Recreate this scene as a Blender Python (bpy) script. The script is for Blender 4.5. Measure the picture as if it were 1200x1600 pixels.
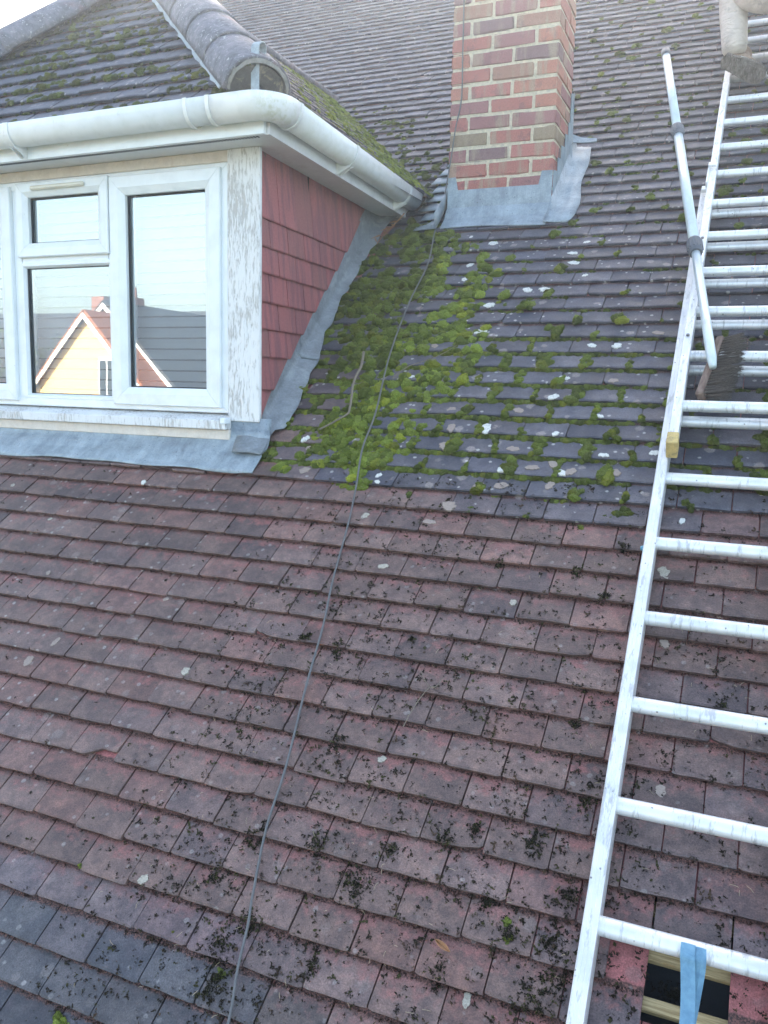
import bpy, bmesh, math, random
import numpy as np
from mathutils import Vector, Matrix

for o in list(bpy.data.objects):
    bpy.data.objects.remove(o)
SC = bpy.context.scene
COL = SC.collection
rnd = random.Random(7)
rng = np.random.default_rng(11)

# ------------------------------------------------------------------ camera
cam_d = bpy.data.cameras.new('camera')
cam = bpy.data.objects.new('camera', cam_d)
COL.objects.link(cam)
CAMLOC = Vector((0.0, -1.56259869, 1.40437385))
RR = ((0.9174505543, 0.3971167357, 0.0241408078),
      (0.0808384706, -0.1266593984, -0.9886468219),
      (-0.3895505385, 0.9089860808, -0.1483060448))      # right, down, forward
cam.matrix_world = Matrix(((RR[0][0], -RR[1][0], -RR[2][0], CAMLOC.x),
                           (RR[0][1], -RR[1][1], -RR[2][1], CAMLOC.y),
                           (RR[0][2], -RR[1][2], -RR[2][2], CAMLOC.z),
                           (0, 0, 0, 1)))
cam_d.sensor_fit = 'HORIZONTAL'
cam_d.sensor_width = 36.0
cam_d.lens = 36.0 * 1300.385 / 1200.0
cam_d.clip_start = 0.05
cam_d.clip_end = 5000
SC.camera = cam

# ------------------------------------------------------------------ light
SUN_EL = math.radians(27.5)
SUN_AZ = math.radians(-6.0)          # measured from +Y towards +X: the sun stands behind the ridge
w = bpy.data.worlds.new('World')
SC.world = w
w.use_nodes = True
nt = w.node_tree
nt.nodes.clear()
sky = nt.nodes.new('ShaderNodeTexSky')
sky.sky_type = 'NISHITA'
sky.sun_disc = False
sky.sun_elevation = SUN_EL
sky.sun_rotation = SUN_AZ
sky.air_density = 1.0
sky.dust_density = 2.2
sky.ozone_density = 1.0
bg = nt.nodes.new('ShaderNodeBackground')
bg.inputs['Strength'].default_value = 0.15
wo = nt.nodes.new('ShaderNodeOutputWorld')
nt.links.new(sky.outputs[0], bg.inputs[0])
nt.links.new(bg.outputs[0], wo.inputs[0])
sd = bpy.data.lights.new('sun', 'SUN')
sd.energy = 4.5
sd.angle = math.radians(0.5)
sd.color = (1.0, 0.96, 0.92)
so = bpy.data.objects.new('sun', sd)
COL.objects.link(so)
sv = Vector((math.sin(SUN_AZ) * math.cos(SUN_EL), math.cos(SUN_AZ) * math.cos(SUN_EL), math.sin(SUN_EL)))
so.rotation_euler = sv.to_track_quat('Z', 'Y').to_euler()
so.location = (0, 20, 20)
SC.view_settings.view_transform = 'Standard'
SC.view_settings.look = 'None'
SC.view_settings.gamma = 1.0
SC.view_settings.use_curve_mapping = False
SC.view_settings.exposure = 2.55
SC.view_settings.use_white_balance = True          # the camera balanced for open shade
SC.view_settings.white_balance_temperature = 7600
SC.view_settings.white_balance_tint = 10
SC.render.engine = 'CYCLES'
SC.cycles.max_bounces = 6
SC.cycles.diffuse_bounces = 3
SC.cycles.glossy_bounces = 3
SC.cycles.transparent_max_bounces = 8

# ------------------------------------------------------------------ frames of reference
PIT = math.radians(39.353145)
CP, SP = math.cos(PIT), math.sin(PIT)
G = 0.10312            # tile gauge
TW = 0.167             # tile pitch across


def RP(u, v, h=0.0):
    """roof coordinates (across, up the slope, above the plane of tile noses) -> world"""
    return Vector((u, v * CP - h * SP, v * SP + h * CP))


ROOFM = Matrix(((1, 0, 0, 0), (0, CP, -SP, 0), (0, SP, CP, 0), (0, 0, 0, 1)))

# ------------------------------------------------------------------ materials


class N:
    def __init__(s, name):
        s.m = bpy.data.materials.new(name)
        s.m.use_nodes = True
        s.t = s.m.node_tree
        s.t.nodes.clear()
        s.out = s.t.nodes.new('ShaderNodeOutputMaterial')
        s._pos = None

    def node(s, kind, **kw):
        n = s.t.nodes.new(kind)
        for k, v in kw.items():
            setattr(n, k, v)
        return n

    def put(s, sock, val):
        if isinstance(val, bpy.types.NodeSocket):
            s.t.links.new(val, sock)
        elif val is not None:
            if isinstance(val, (tuple, list)) and len(val) == 3 and sock.type == 'RGBA':
                val = (*val, 1)
            sock.default_value = val

    def pos(s):
        if s._pos is None:
            s._pos = s.node('ShaderNodeNewGeometry').outputs['Position']
        return s._pos

    def mapped(s, scale=(1, 1, 1), rot=(0, 0, 0), vec=None):
        n = s.node('ShaderNodeMapping')
        s.put(n.inputs['Vector'], vec or s.pos())
        n.inputs['Scale'].default_value = scale
        n.inputs['Rotation'].default_value = rot
        return n.outputs[0]

    def noise(s, scale, detail=4, rough=0.55, vec=None, dist=0.0, col=False):
        n = s.node('ShaderNodeTexNoise')
        s.put(n.inputs['Vector'], vec or s.pos())
        n.inputs['Scale'].default_value = scale
        n.inputs['Detail'].default_value = detail
        n.inputs['Roughness'].default_value = rough
        n.inputs['Distortion'].default_value = dist
        return n.outputs['Color' if col else 'Fac']

    def voro(s, scale, vec=None, out='Distance', rnd_=1.0):
        n = s.node('ShaderNodeTexVoronoi')
        s.put(n.inputs['Vector'], vec or s.pos())
        n.inputs['Scale'].default_value = scale
        n.inputs['Randomness'].default_value = rnd_
        return n

    def ramp(s, fac, lo, hi, a=0.0, b=1.0, smooth=True):
        n = s.node('ShaderNodeMapRange')
        if smooth:
            n.interpolation_type = 'SMOOTHSTEP'
        s.put(n.inputs['Value'], fac)
        n.inputs['From Min'].default_value = lo
        n.inputs['From Max'].default_value = hi
        n.inputs['To Min'].default_value = a
        n.inputs['To Max'].default_value = b
        return n.outputs[0]

    def cramp(s, fac, stops, const=False):
        n = s.node('ShaderNodeValToRGB')
        s.put(n.inputs[0], fac)
        if const:
            n.color_ramp.interpolation = 'CONSTANT'
        e = n.color_ramp.elements
        while len(e) < len(stops):
            e.new(0.5)
        for i, (p, c) in enumerate(stops):
            e[i].position = p
            e[i].color = (*c, 1)
        return n.outputs[0]

    def math(s, op, a, b=None, clamp=False):
        n = s.node('ShaderNodeMath', operation=op, use_clamp=clamp)
        s.put(n.inputs[0], a)
        if b is not None:
            s.put(n.inputs[1], b)
        return n.outputs[0]

    def mix(s, fac, a, b, mode='MIX'):
        n = s.node('ShaderNodeMix', data_type='RGBA', blend_type=mode)
        s.put(n.inputs[0], fac)
        s.put(n.inputs[6], a)
        s.put(n.inputs[7], b)
        return n.outputs[2]

    def grey(s, f):
        n = s.node('ShaderNodeCombineColor')
        for i in range(3):
            s.put(n.inputs[i], f)
        return n.outputs[0]

    def attr(s, name):
        n = s.node('ShaderNodeAttribute')
        n.attribute_name = name
        return n

    def sep(s, col):
        n = s.node('ShaderNodeSeparateColor')
        s.put(n.inputs[0], col)
        return n.outputs

    def bump(s, height, strength=0.5, dist=0.01, normal=None):
        n = s.node('ShaderNodeBump')
        s.put(n.inputs['Height'], height)
        n.inputs['Strength'].default_value = strength
        n.inputs['Distance'].default_value = dist
        if normal is not None:
            s.put(n.inputs['Normal'], normal)
        return n.outputs[0]

    def rand(s):
        return s.node('ShaderNodeObjectInfo').outputs['Random']

    def bsdf(s, color, rough=0.6, metal=0.0, normal=None, spec=0.5, trans=None):
        n = s.node('ShaderNodeBsdfPrincipled')
        s.put(n.inputs['Base Color'], color)
        s.put(n.inputs['Roughness'], rough)
        s.put(n.inputs['Metallic'], metal)
        s.put(n.inputs['Specular IOR Level'], spec)
        if normal is not None:
            s.put(n.inputs['Normal'], normal)
        s.t.links.new(n.outputs[0], s.out.inputs[0])
        return n


def mat_tile():
    n = N('concrete_tile')
    tint = n.attr('tint')
    auxn = n.attr('aux')
    aux = n.sep(auxn.outputs['Color'])
    lich, speck, vloc = aux[0], aux[1], aux[2]
    base = tint.outputs['Color']
    red = tint.outputs['Alpha']
    wide = n.node('ShaderNodeTexNoise')
    n.put(wide.inputs['Vector'], n.pos())
    wide.inputs['Scale'].default_value = 13
    wide.inputs['Detail'].default_value = 4
    wide.inputs['Roughness'].default_value = 0.66
    wc = n.sep(wide.outputs['Color'])
    mid = n.noise(42, 4, 0.7)
    fine = n.noise(260, 2, 0.7)
    # bluish slate coating in blotches over the base tint
    c = n.mix(n.ramp(wc[0], 0.40, 0.60, 0, 0.85), base, n.mix(1.0, base, (0.62, 0.65, 0.70), 'MULTIPLY'))
    c = n.mix(n.ramp(wc[1], 0.55, 0.72, 0, 0.5), c, n.mix(1.0, base, (1.35, 1.28, 1.20), 'MULTIPLY'))
    # reddish body showing through where the coating has worn, strongest under the next tile's nose
    wear = n.math('ADD', vloc, n.math('MULTIPLY', n.math('SUBTRACT', mid, 0.5), 1.5))
    wear = n.math('ADD', wear, n.math('MULTIPLY', n.math('SUBTRACT', wc[2], 0.5), 1.6))
    rm = n.math('MULTIPLY', n.ramp(wear, 0.50, 1.05), red)
    c = n.mix(n.math('MULTIPLY', rm, 0.9), c, (0.232, 0.092, 0.083))
    # never weathered head of a tile
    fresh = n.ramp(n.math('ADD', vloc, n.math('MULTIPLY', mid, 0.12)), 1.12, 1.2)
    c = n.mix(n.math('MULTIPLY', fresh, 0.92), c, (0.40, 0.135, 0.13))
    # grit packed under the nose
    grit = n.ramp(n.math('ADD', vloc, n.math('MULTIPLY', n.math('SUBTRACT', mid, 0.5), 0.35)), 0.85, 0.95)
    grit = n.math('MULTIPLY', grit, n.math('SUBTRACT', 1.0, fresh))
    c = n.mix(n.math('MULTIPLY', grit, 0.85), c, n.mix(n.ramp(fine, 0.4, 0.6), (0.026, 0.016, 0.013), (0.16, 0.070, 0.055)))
    # lichen rounds, ragged
    jit = n.math('MULTIPLY', n.math('SUBTRACT', mid, 0.5), 0.5)
    v1 = n.voro(12)
    va = n.math('ADD', v1.outputs['Distance'], jit)
    lm = n.math('MULTIPLY', n.ramp(va, 0.17, 0.25, 1, 0), n.ramp(n.sep(v1.outputs['Color'])[0], 0.40, 0.44))
    lm = n.math('MULTIPLY', lm, lich)
    c = n.mix(n.math('MULTIPLY', lm, 0.6), c, (0.34, 0.29, 0.265))
    v2 = n.voro(34)
    vb = n.math('ADD', v2.outputs['Distance'], n.math('MULTIPLY', jit, 1.2))
    lm2 = n.math('MULTIPLY', n.ramp(vb, 0.16, 0.28, 1, 0), n.ramp(n.sep(v2.outputs['Color'])[1], 0.78, 0.82))
    c = n.mix(n.math('MULTIPLY', n.math('MULTIPLY', lm2, lich), 0.8), c, (0.50, 0.48, 0.45))
    c = n.mix(1.0, c, n.grey(n.ramp(fine, 0.28, 0.72, 0.62, 1.42, False)), 'MULTIPLY')
    c = n.mix(1.0, c, n.grey(n.ramp(mid, 0.3, 0.7, 0.70, 1.28, False)), 'MULTIPLY')
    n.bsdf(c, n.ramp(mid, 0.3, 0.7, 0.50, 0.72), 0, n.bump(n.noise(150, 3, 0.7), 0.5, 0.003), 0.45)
    return n.m


def mat_moss():
    n = N('moss')
    a = n.attr('tint')
    f = n.noise(420, 3, 0.7)
    c = n.mix(1.0, a.outputs['Color'], n.grey(n.ramp(f, 0.25, 0.75, 0.45, 1.6, False)), 'MULTIPLY')
    c = n.mix(n.math('MULTIPLY', n.ramp(n.noise(60, 4, 0.6), 0.56, 0.72), 0.4), c, (0.05, 0.045, 0.02))
    b = n.bsdf(c, 0.9, 0, n.bump(f, 0.8, 0.004), 0.15)
    b.inputs['Subsurface Weight'].default_value = 0.0
    return n.m


def mat_plain(name, col, rough=0.6, metal=0.0, vary=0.2, scale=30, bumps=0.2, stain=None, stainamt=0.5, spec=0.5, bdist=0.003):
    n = N(name)
    f = n.noise(scale, 6, 0.65)
    g = n.noise(scale * 7, 3, 0.6)
    c = n.mix(1.0, col, n.grey(n.ramp(f, 0.25, 0.75, 1 - vary, 1 + vary, False)), 'MULTIPLY')
    c = n.mix(1.0, c, n.grey(n.ramp(g, 0.25, 0.75, 1 - vary * 0.5, 1 + vary * 0.5, False)), 'MULTIPLY')
    if stain:
        sm = n.ramp(n.noise(scale * 0.6, 6, 0.7, dist=0.6), 0.52, 0.68)
        c = n.mix(n.math('MULTIPLY', sm, stainamt), c, stain)
    n.bsdf(c, n.ramp(f, 0.3, 0.7, rough - 0.07, rough + 0.07), metal, n.bump(n.math('ADD', f, n.math('MULTIPLY', g, 0.4)), bumps, bdist), spec)
    return n.m


def mat_lead():
    n = N('lead_sheet')
    f = n.noise(9, 6, 0.65, dist=0.5)
    s1 = n.noise(30, 5, 0.7, vec=n.mapped((1, 0.25, 0.25)))
    g = n.noise(150, 3, 0.6)
    c = n.cramp(n.math('ADD', n.math('MULTIPLY', f, 0.6), n.math('MULTIPLY', s1, 0.4)),
                [(0.3, (0.15, 0.18, 0.205)), (0.48, (0.27, 0.325, 0.36)), (0.6, (0.36, 0.425, 0.46)), (0.75, (0.46, 0.52, 0.54))])
    v = n.voro(70)
    sp = n.math('MULTIPLY', n.ramp(v.outputs['Distance'], 0.12, 0.2, 1, 0), n.ramp(n.sep(v.outputs['Color'])[0], 0.8, 0.85))
    c = n.mix(n.math('MULTIPLY', sp, 0.8), c, (0.04, 0.04, 0.035))
    c = n.mix(1.0, c, n.grey(n.ramp(g, 0.25, 0.75, 0.85, 1.15, False)), 'MULTIPLY')
    h = n.math('ADD', n.math('MULTIPLY', f, 1.0), n.math('MULTIPLY', n.noise(45, 3), 0.25))
    n.bsdf(c, n.ramp(s1, 0.3, 0.7, 0.4, 0.62), 0.12, n.bump(h, 0.5, 0.012), 0.5)
    return n.m


def mat_alu():
    n = N('worn_aluminium')
    f = n.noise(14, 5, 0.6)
    s1 = n.noise(60, 4, 0.7, vec=n.mapped((1, 0.2, 0.2)))
    v = n.voro(55)
    sp = n.math('MULTIPLY', n.ramp(n.math('ADD', v.outputs['Distance'], n.math('MULTIPLY', n.noise(200, 3), 0.3)), 0.22, 0.34, 1, 0), n.ramp(n.sep(v.outputs['Color'])[0], 0.74, 0.8))
    c = n.mix(n.ramp(f, 0.35, 0.7), (0.80, 0.80, 0.80), (0.66, 0.68, 0.69))
    c = n.mix(n.math('MULTIPLY', n.ramp(s1, 0.54, 0.66), 0.6), c, (0.36, 0.36, 0.36))
    c = n.mix(n.math('MULTIPLY', sp, 0.8), c, (0.1, 0.09, 0.08))
    n.bsdf(c, n.ramp(s1, 0.3, 0.7, 0.35, 0.55), 0.35, n.bump(s1, 0.2, 0.002), 0.5)
    return n.m


def mat_brick():
    n = N('stock_brick')
    r = n.rand()
    loc = n.node('ShaderNodeObjectInfo').outputs['Location']
    add = n.node('ShaderNodeVectorMath', operation='ADD')
    n.put(add.inputs[0], n.pos())
    n.put(add.inputs[1], loc)
    c = n.cramp(r, [(0.0, (0.44, 0.165, 0.135)), (0.25, (0.34, 0.15, 0.145)), (0.42, (0.48, 0.20, 0.145)), (0.58, (0.38, 0.20, 0.15)),
                    (0.72, (0.46, 0.17, 0.145)), (0.88, (0.32, 0.23, 0.155)), (0.95, (0.25, 0.145, 0.145))], True)
    band = n.noise(13, 3, 0.5, vec=n.mapped((1.6, 1.6, 0.25), vec=add.outputs[0]))
    c = n.mix(n.math('MULTIPLY', n.ramp(band, 0.52, 0.66), 0.7), c, (0.40, 0.30, 0.21))
    c = n.mix(n.math('MULTIPLY', n.ramp(n.noise(19, 4, 0.6, vec=add.outputs[0]), 0.54, 0.68), 0.4), c, (0.16, 0.09, 0.10))
    f = n.noise(210, 4, 0.7)
    c = n.mix(n.math('MULTIPLY', n.ramp(n.noise(300, 2), 0.62, 0.7), 0.4), c, (0.5, 0.45, 0.42))
    c = n.mix(1.0, c, n.grey(n.ramp(f, 0.25, 0.75, 0.7, 1.3, False)), 'MULTIPLY')
    n.bsdf(c, 0.85, 0, n.bump(f, 0.6, 0.004), 0.3)
    return n.m


def mat_hung():
    n = N('red_hung_tile')
    streak = n.noise(26, 4, 0.6, vec=n.mapped((1, 1, 0.08)))
    f = n.noise(140, 4, 0.65)
    r = n.rand()
    c = n.mix(n.ramp(streak, 0.42, 0.60), (0.40, 0.13, 0.13), (0.27, 0.10, 0.112))
    c = n.mix(n.ramp(r, 0, 1, 0, 0.5), c, (0.24, 0.11, 0.105))
    c = n.mix(1.0, c, n.grey(n.ramp(f, 0.25, 0.75, 0.8, 1.2, False)), 'MULTIPLY')
    n.bsdf(c, 0.62, 0, n.bump(f, 0.4, 0.003), 0.4)
    return n.m


def mat_peeling():
    n = N('peeling_white_paint')
    vec = n.mapped((1, 1, 0.16))
    f = n.noise(110, 5, 0.75, vec=vec, dist=0.5)
    g = n.noise(6, 4, 0.6)
    m = n.ramp(n.math('ADD', f, n.math('MULTIPLY', n.math('SUBTRACT', g, 0.5), 0.5)), 0.36, 0.50)
    wood = n.mix(n.noise(160, 3, 0.6, vec=n.mapped((1, 1, 0.06))), (0.42, 0.40, 0.38), (0.66, 0.64, 0.61))
    c = n.mix(m, wood, (0.80, 0.80, 0.79))
    n.bsdf(c, 0.75, 0, n.bump(n.math('ADD', m, n.math('MULTIPLY', f, 0.6)), 0.6, 0.003), 0.3)
    return n.m


def mat_upvc(name='white_upvc', col=(0.83, 0.87, 0.885)):
    n = N(name)
    f = n.noise(10, 5, 0.6)
    v = n.voro(42)
    sp = n.math('MULTIPLY', n.ramp(n.math('ADD', v.outputs['Distance'], n.math('MULTIPLY', n.noise(200, 2), 0.25)), 0.14, 0.24, 1, 0), n.ramp(n.sep(v.outputs['Color'])[0], 0.86, 0.9))
    c = n.mix(n.ramp(f, 0.4, 0.75), col, tuple(x * 0.9 for x in col))
    c = n.mix(n.math('MULTIPLY', sp, 0.6), c, (0.25, 0.22, 0.18))
    n.bsdf(c, 0.32, 0, n.bump(f, 0.05, 0.002), 0.5)
    return n.m


def mat_gutter():
    n = N('white_gutter_plastic')
    f = n.noise(16, 5, 0.65)
    st = n.noise(45, 4, 0.7, vec=n.mapped((1, 1, 0.3)))
    c = n.mix(n.ramp(f, 0.4, 0.72), (0.84, 0.85, 0.84), (0.77, 0.78, 0.76))
    # algae bloom on the corner piece and along the side run
    sx = n.node('ShaderNodeSeparateXYZ')
    n.put(sx.inputs[0], n.pos())
    corner = n.math('MULTIPLY', n.ramp(sx.outputs[0], -1.78, -1.66), n.ramp(sx.outputs[1], 1.42, 1.22))
    run = n.math('MULTIPLY', n.ramp(sx.outputs[1], 1.25, 1.6), 0.2)
    al = n.math('MULTIPLY', n.math('MAXIMUM', corner, run), n.ramp(n.noise(30, 6, 0.75), 0.42, 0.62))
    c = n.mix(n.math('MULTIPLY', al, 0.5), c, (0.46, 0.47, 0.26))
    c = n.mix(n.math('MULTIPLY', n.ramp(st, 0.62, 0.72), 0.25), c, (0.4, 0.38, 0.33))
    n.bsdf(c, 0.38, 0, None, 0.5)
    return n.m


def mat_glass():
    n = N('window_glass')
    gl = n.node('ShaderNodeBsdfGlossy')
    gl.inputs['Roughness'].default_value = 0.0
    gl.inputs['Color'].default_value = (0.90, 0.97, 1.0, 1)
    tr = n.node('ShaderNodeBsdfTransparent')
    tr.inputs['Color'].default_value = (0.80, 0.86, 0.87, 1)
    lw = n.node('ShaderNodeFresnel')
    lw.inputs['IOR'].default_value = 1.5
    fac = n.ramp(lw.outputs[0], 0.04, 1.0, 0.41, 1.0, False)
    bw = n.noise(2.2, 2, 0.4)
    bn = n.bump(bw, 0.015, 0.02)
    n.put(gl.inputs['Normal'], bn)
    mx = n.node('ShaderNodeMixShader')
    n.put(mx.inputs[0], fac)
    n.t.links.new(tr.outputs[0], mx.inputs[1])
    n.t.links.new(gl.outputs[0], mx.inputs[2])
    n.t.links.new(mx.outputs[0], n.out.inputs[0])
    return n.m


def mat_mortar(name='lime_mortar', col=(0.64, 0.55, 0.41)):
    return mat_plain(name, col, 0.9, 0, 0.25, 60, 0.7, (0.36, 0.33, 0.28), 0.5, 0.2, 0.004)


def mat_ridge():
    n = N('lichened_ridge_tile')
    f = n.noise(18, 6, 0.68, dist=0.4)
    g = n.noise(75, 5, 0.75)
    c = n.cramp(f, [(0.32, (0.085, 0.085, 0.10)), (0.5, (0.15, 0.15, 0.175)), (0.68, (0.22, 0.205, 0.23))])
    c = n.mix(n.math('MULTIPLY', n.ramp(n.noise(7, 3, 0.5), 0.58, 0.7), 0.4), c, (0.26, 0.12, 0.11))
    c = n.mix(n.math('MULTIPLY', n.ramp(g, 0.55, 0.68), 0.8), c, (0.40, 0.42, 0.42))
    c = n.mix(n.math('MULTIPLY', n.ramp(n.noise(28, 4, 0.6, dist=1.0), 0.64, 0.70), 0.75), c, (0.55, 0.56, 0.54))
    n.bsdf(c, 0.8, 0, n.bump(n.math('ADD', f, g), 0.6, 0.005), 0.35)
    return n.m


def mat_wood(name, a, b, scale=70, vec=(0.08, 1, 1)):
    n = N(name)
    f = n.noise(scale, 5, 0.7, vec=n.mapped(vec), dist=0.3)
    c = n.mix(n.ramp(f, 0.35, 0.65), a, b)
    n.bsdf(c, 0.75, 0, n.bump(f, 0.4, 0.002), 0.3)
    return n.m


def mat_cloth():
    n = N('beige_work_trousers')
    f = n.noise(11, 4, 0.6)
    wv = n.noise(600, 2, 0.5)
    c = n.mix(n.ramp(f, 0.35, 0.7), (0.66, 0.58, 0.51), (0.52, 0.455, 0.40))
    c = n.mix(n.math('MULTIPLY', n.ramp(n.noise(8, 5, 0.65), 0.6, 0.7), 0.5), c, (0.22, 0.20, 0.19))
    cr = n.noise(22, 3, 0.55, vec=n.mapped((1.0, 0.6, 2.6)), dist=0.5)
    h = n.math('ADD', n.math('MULTIPLY', cr, 1.0), n.math('MULTIPLY', wv, 0.05))
    n.bsdf(c, 0.9, 0, n.bump(h, 0.9, 0.02), 0.2)
    return n.m


def mat_boot(name, a, b, tread=False):
    n = N(name)
    f = n.noise(40, 5, 0.65)
    c = n.mix(n.ramp(f, 0.35, 0.65), a, b)
    h = f
    if tread:
        wv = n.node('ShaderNodeTexWave')
        n.put(wv.inputs['Vector'], n.pos())
        wv.inputs['Scale'].default_value = 32
        wv.inputs['Distortion'].default_value = 2.5
        h = n.math('ADD', f, n.math('MULTIPLY', wv.outputs['Fac'], 2.0))
    n.bsdf(c, 0.85, 0, n.bump(h, 0.9, 0.006), 0.25)
    return n.m


M = {}
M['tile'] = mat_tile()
M['moss'] = mat_moss()
M['lead'] = mat_lead()
M['darklead'] = mat_plain('weathered_dark_lead', (0.20, 0.225, 0.245), 0.5, 0.1, 0.35, 16, 0.5, (0.36, 0.40, 0.42), 0.5, 0.5, 0.006)
M['alu'] = mat_alu()
M['brick'] = mat_brick()
M['hung'] = mat_hung()
M['peel'] = mat_peeling()
M['upvc'] = mat_upvc()
M['vent'] = mat_upvc('cream_plastic', (0.78, 0.74, 0.62))
M['gutter'] = mat_gutter()
M['glass'] = mat_glass()
M['mortar'] = mat_mortar()
M['oldmortar'] = mat_mortar('grey_old_mortar', (0.26, 0.25, 0.23))
M['ridge'] = mat_ridge()
M['plug'] = mat_plain('stained_bedding_mortar', (0.10, 0.095, 0.09), 0.9, 0, 0.35, 40, 0.7, (0.34, 0.28, 0.20), 0.7, 0.2, 0.004)
M['lichenpale'] = mat_plain('buff_lichen', (0.42, 0.385, 0.32), 0.9, 0, 0.35, 170, 0.8, (0.22, 0.18, 0.165), 0.8, 0.2)
M['batten'] = mat_wood('batten_softwood', (0.36, 0.25, 0.12), (0.66, 0.52, 0.29), 160, (0.05, 1, 1))
M['beige'] = mat_plain('cream_painted_timber', (0.70, 0.63, 0.56), 0.6, 0, 0.12, 20, 0.15, (0.55, 0.42, 0.32), 0.35)
M['soffit'] = mat_plain('white_soffit_board', (0.70, 0.71, 0.72), 0.5, 0, 0.08, 12, 0.05, (0.48, 0.46, 0.44), 0.3)
M['gasket'] = mat_plain('black_rubber', (0.02, 0.022, 0.025), 0.6, 0, 0.1)
M['felt'] = mat_plain('black_roof_felt', (0.022, 0.026, 0.032), 0.75, 0, 0.3, 20, 0.4)
M['blind'] = mat_plain('white_blind_slat', (0.56, 0.58, 0.60), 0.5, 0, 0.03, 5, 0.0)
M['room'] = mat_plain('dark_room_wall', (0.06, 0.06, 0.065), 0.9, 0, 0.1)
M['cable'] = mat_plain('grey_cable_sheath', (0.115, 0.118, 0.12), 0.5, 0, 0.2, 40, 0.1)
M['pole'] = mat_plain('pale_blue_pole', (0.60, 0.68, 0.70), 0.35, 0.2, 0.07, 20, 0.05, (0.38, 0.4, 0.4), 0.3)
M['collar'] = mat_plain('dark_grey_plastic', (0.10, 0.11, 0.125), 0.5, 0, 0.15)
M['yellow'] = mat_plain('dirty_yellow_plastic', (0.55, 0.40, 0.16), 0.7, 0, 0.25, 60, 0.3, (0.16, 0.12, 0.08), 0.6)
M['blue'] = mat_plain('blue_clip_plastic', (0.08, 0.30, 0.42), 0.5, 0, 0.1)
M['oldwood'] = mat_wood('weathered_brush_wood', (0.11, 0.06, 0.045), (0.24, 0.17, 0.135), 50, (1, 0.2, 0.2))
M['bristle'] = mat_plain('wire_bristle', (0.155, 0.14, 0.13), 0.5, 0.2, 0.3, 90, 0.1)
M['trouser'] = mat_cloth()
M['boot'] = mat_boot('dusty_suede_boot', (0.24, 0.155, 0.11), (0.38, 0.28, 0.21))
M['sole'] = mat_boot('boot_sole_rubber', (0.16, 0.135, 0.12), (0.31, 0.27, 0.24), True)
M['jacket'] = mat_plain('dark_jacket', (0.05, 0.055, 0.07), 0.85, 0, 0.2, 20, 0.4)
M['skin'] = mat_plain('skin', (0.45, 0.27, 0.20), 0.55, 0, 0.08)
M['hair'] = mat_plain('brown_hair', (0.06, 0.04, 0.03), 0.7, 0, 0.3, 80, 0.5)
M['twig'] = mat_plain('dry_twig_bark', (0.20, 0.165, 0.125), 0.85, 0, 0.35, 120, 0.5)
M['deadleaf'] = mat_plain('dead_leaf', (0.34, 0.17, 0.085), 0.8, 0, 0.3, 60, 0.3)
M['lichen'] = mat_plain('white_lichen', (0.68, 0.68, 0.63), 0.9, 0, 0.3, 170, 0.8, (0.30, 0.29, 0.27), 0.75, 0.2)
M['lichentan'] = mat_plain('tan_lichen', (0.33, 0.265, 0.225), 0.9, 0, 0.2, 120, 0.5, (0.22, 0.19, 0.19), 0.6, 0.2)
M['cream'] = mat_plain('cream_render', (0.72, 0.50, 0.24), 0.85, 0, 0.06, 6, 0.1)
M['redroof'] = mat_plain('red_clay_roof', (0.30, 0.11, 0.06), 0.85, 0, 0.3, 9, 0.2)
M['darkroof'] = mat_plain('dark_slate_roof', (0.045, 0.045, 0.05), 0.8, 0, 0.2, 9, 0.2)
M['housebrick'] = mat_plain('plain_brickwork', (0.27, 0.12, 0.085), 0.85, 0, 0.25, 14, 0.2)
M['darkglass'] = mat_plain('house_window_glass', (0.03, 0.035, 0.04), 0.15, 0, 0.1, 3, 0.0)
M['bark'] = mat_plain('tree_bark', (0.09, 0.07, 0.055), 0.9, 0, 0.3, 12, 0.5)
M['leaf'] = mat_plain('tree_leaf', (0.06, 0.08, 0.03), 0.8, 0, 0.3, 12, 0.2)
M['grass'] = mat_plain('lawn', (0.06, 0.085, 0.03), 0.95, 0, 0.35, 1.5, 0.4)
M['strap'] = None


def mat_strap():
    n = N('blue_webbing')
    wv = n.node('ShaderNodeTexWave')
    n.put(wv.inputs['Vector'], n.mapped((1, 1, 1), (PIT * -1, 0, 0)))
    wv.bands_direction = 'Y'
    wv.inputs['Scale'].default_value = 160
    f = n.noise(45, 4, 0.6)
    c = n.mix(n.ramp(f, 0.35, 0.7), (0.15, 0.33, 0.46), (0.09, 0.23, 0.35))
    c = n.mix(n.math('MULTIPLY', wv.outputs['Fac'], 0.25), c, (0.34, 0.52, 0.62))
    n.bsdf(c, 0.75, 0, n.bump(wv.outputs['Fac'], 0.4, 0.001), 0.3)
    return n.m


M['strap'] = mat_strap()

# ------------------------------------------------------------------ object helpers
WORLD = {}


def wloc(o):
    return WORLD.get(o.name, Vector((0, 0, 0)))


def empty(name, loc, label=None, cat=None, group=None, parent=None):
    o = bpy.data.objects.new(name, None)
    COL.objects.link(o)
    o.empty_display_size = 0.05
    place(o, loc, parent)
    tag(o, label, cat, group)
    return o


def place(o, loc, parent=None):
    loc = Vector(loc)
    WORLD[o.name] = loc
    if parent is not None:
        o.parent = parent
        o.location = loc - wloc(parent)
    else:
        o.location = loc


def tag(o, label=None, cat=None, group=None, kind=None):
    if label:
        o['label'] = label
    if cat:
        o['category'] = cat
    if group:
        o['group'] = group
    if kind:
        o['kind'] = kind
    return o


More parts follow.
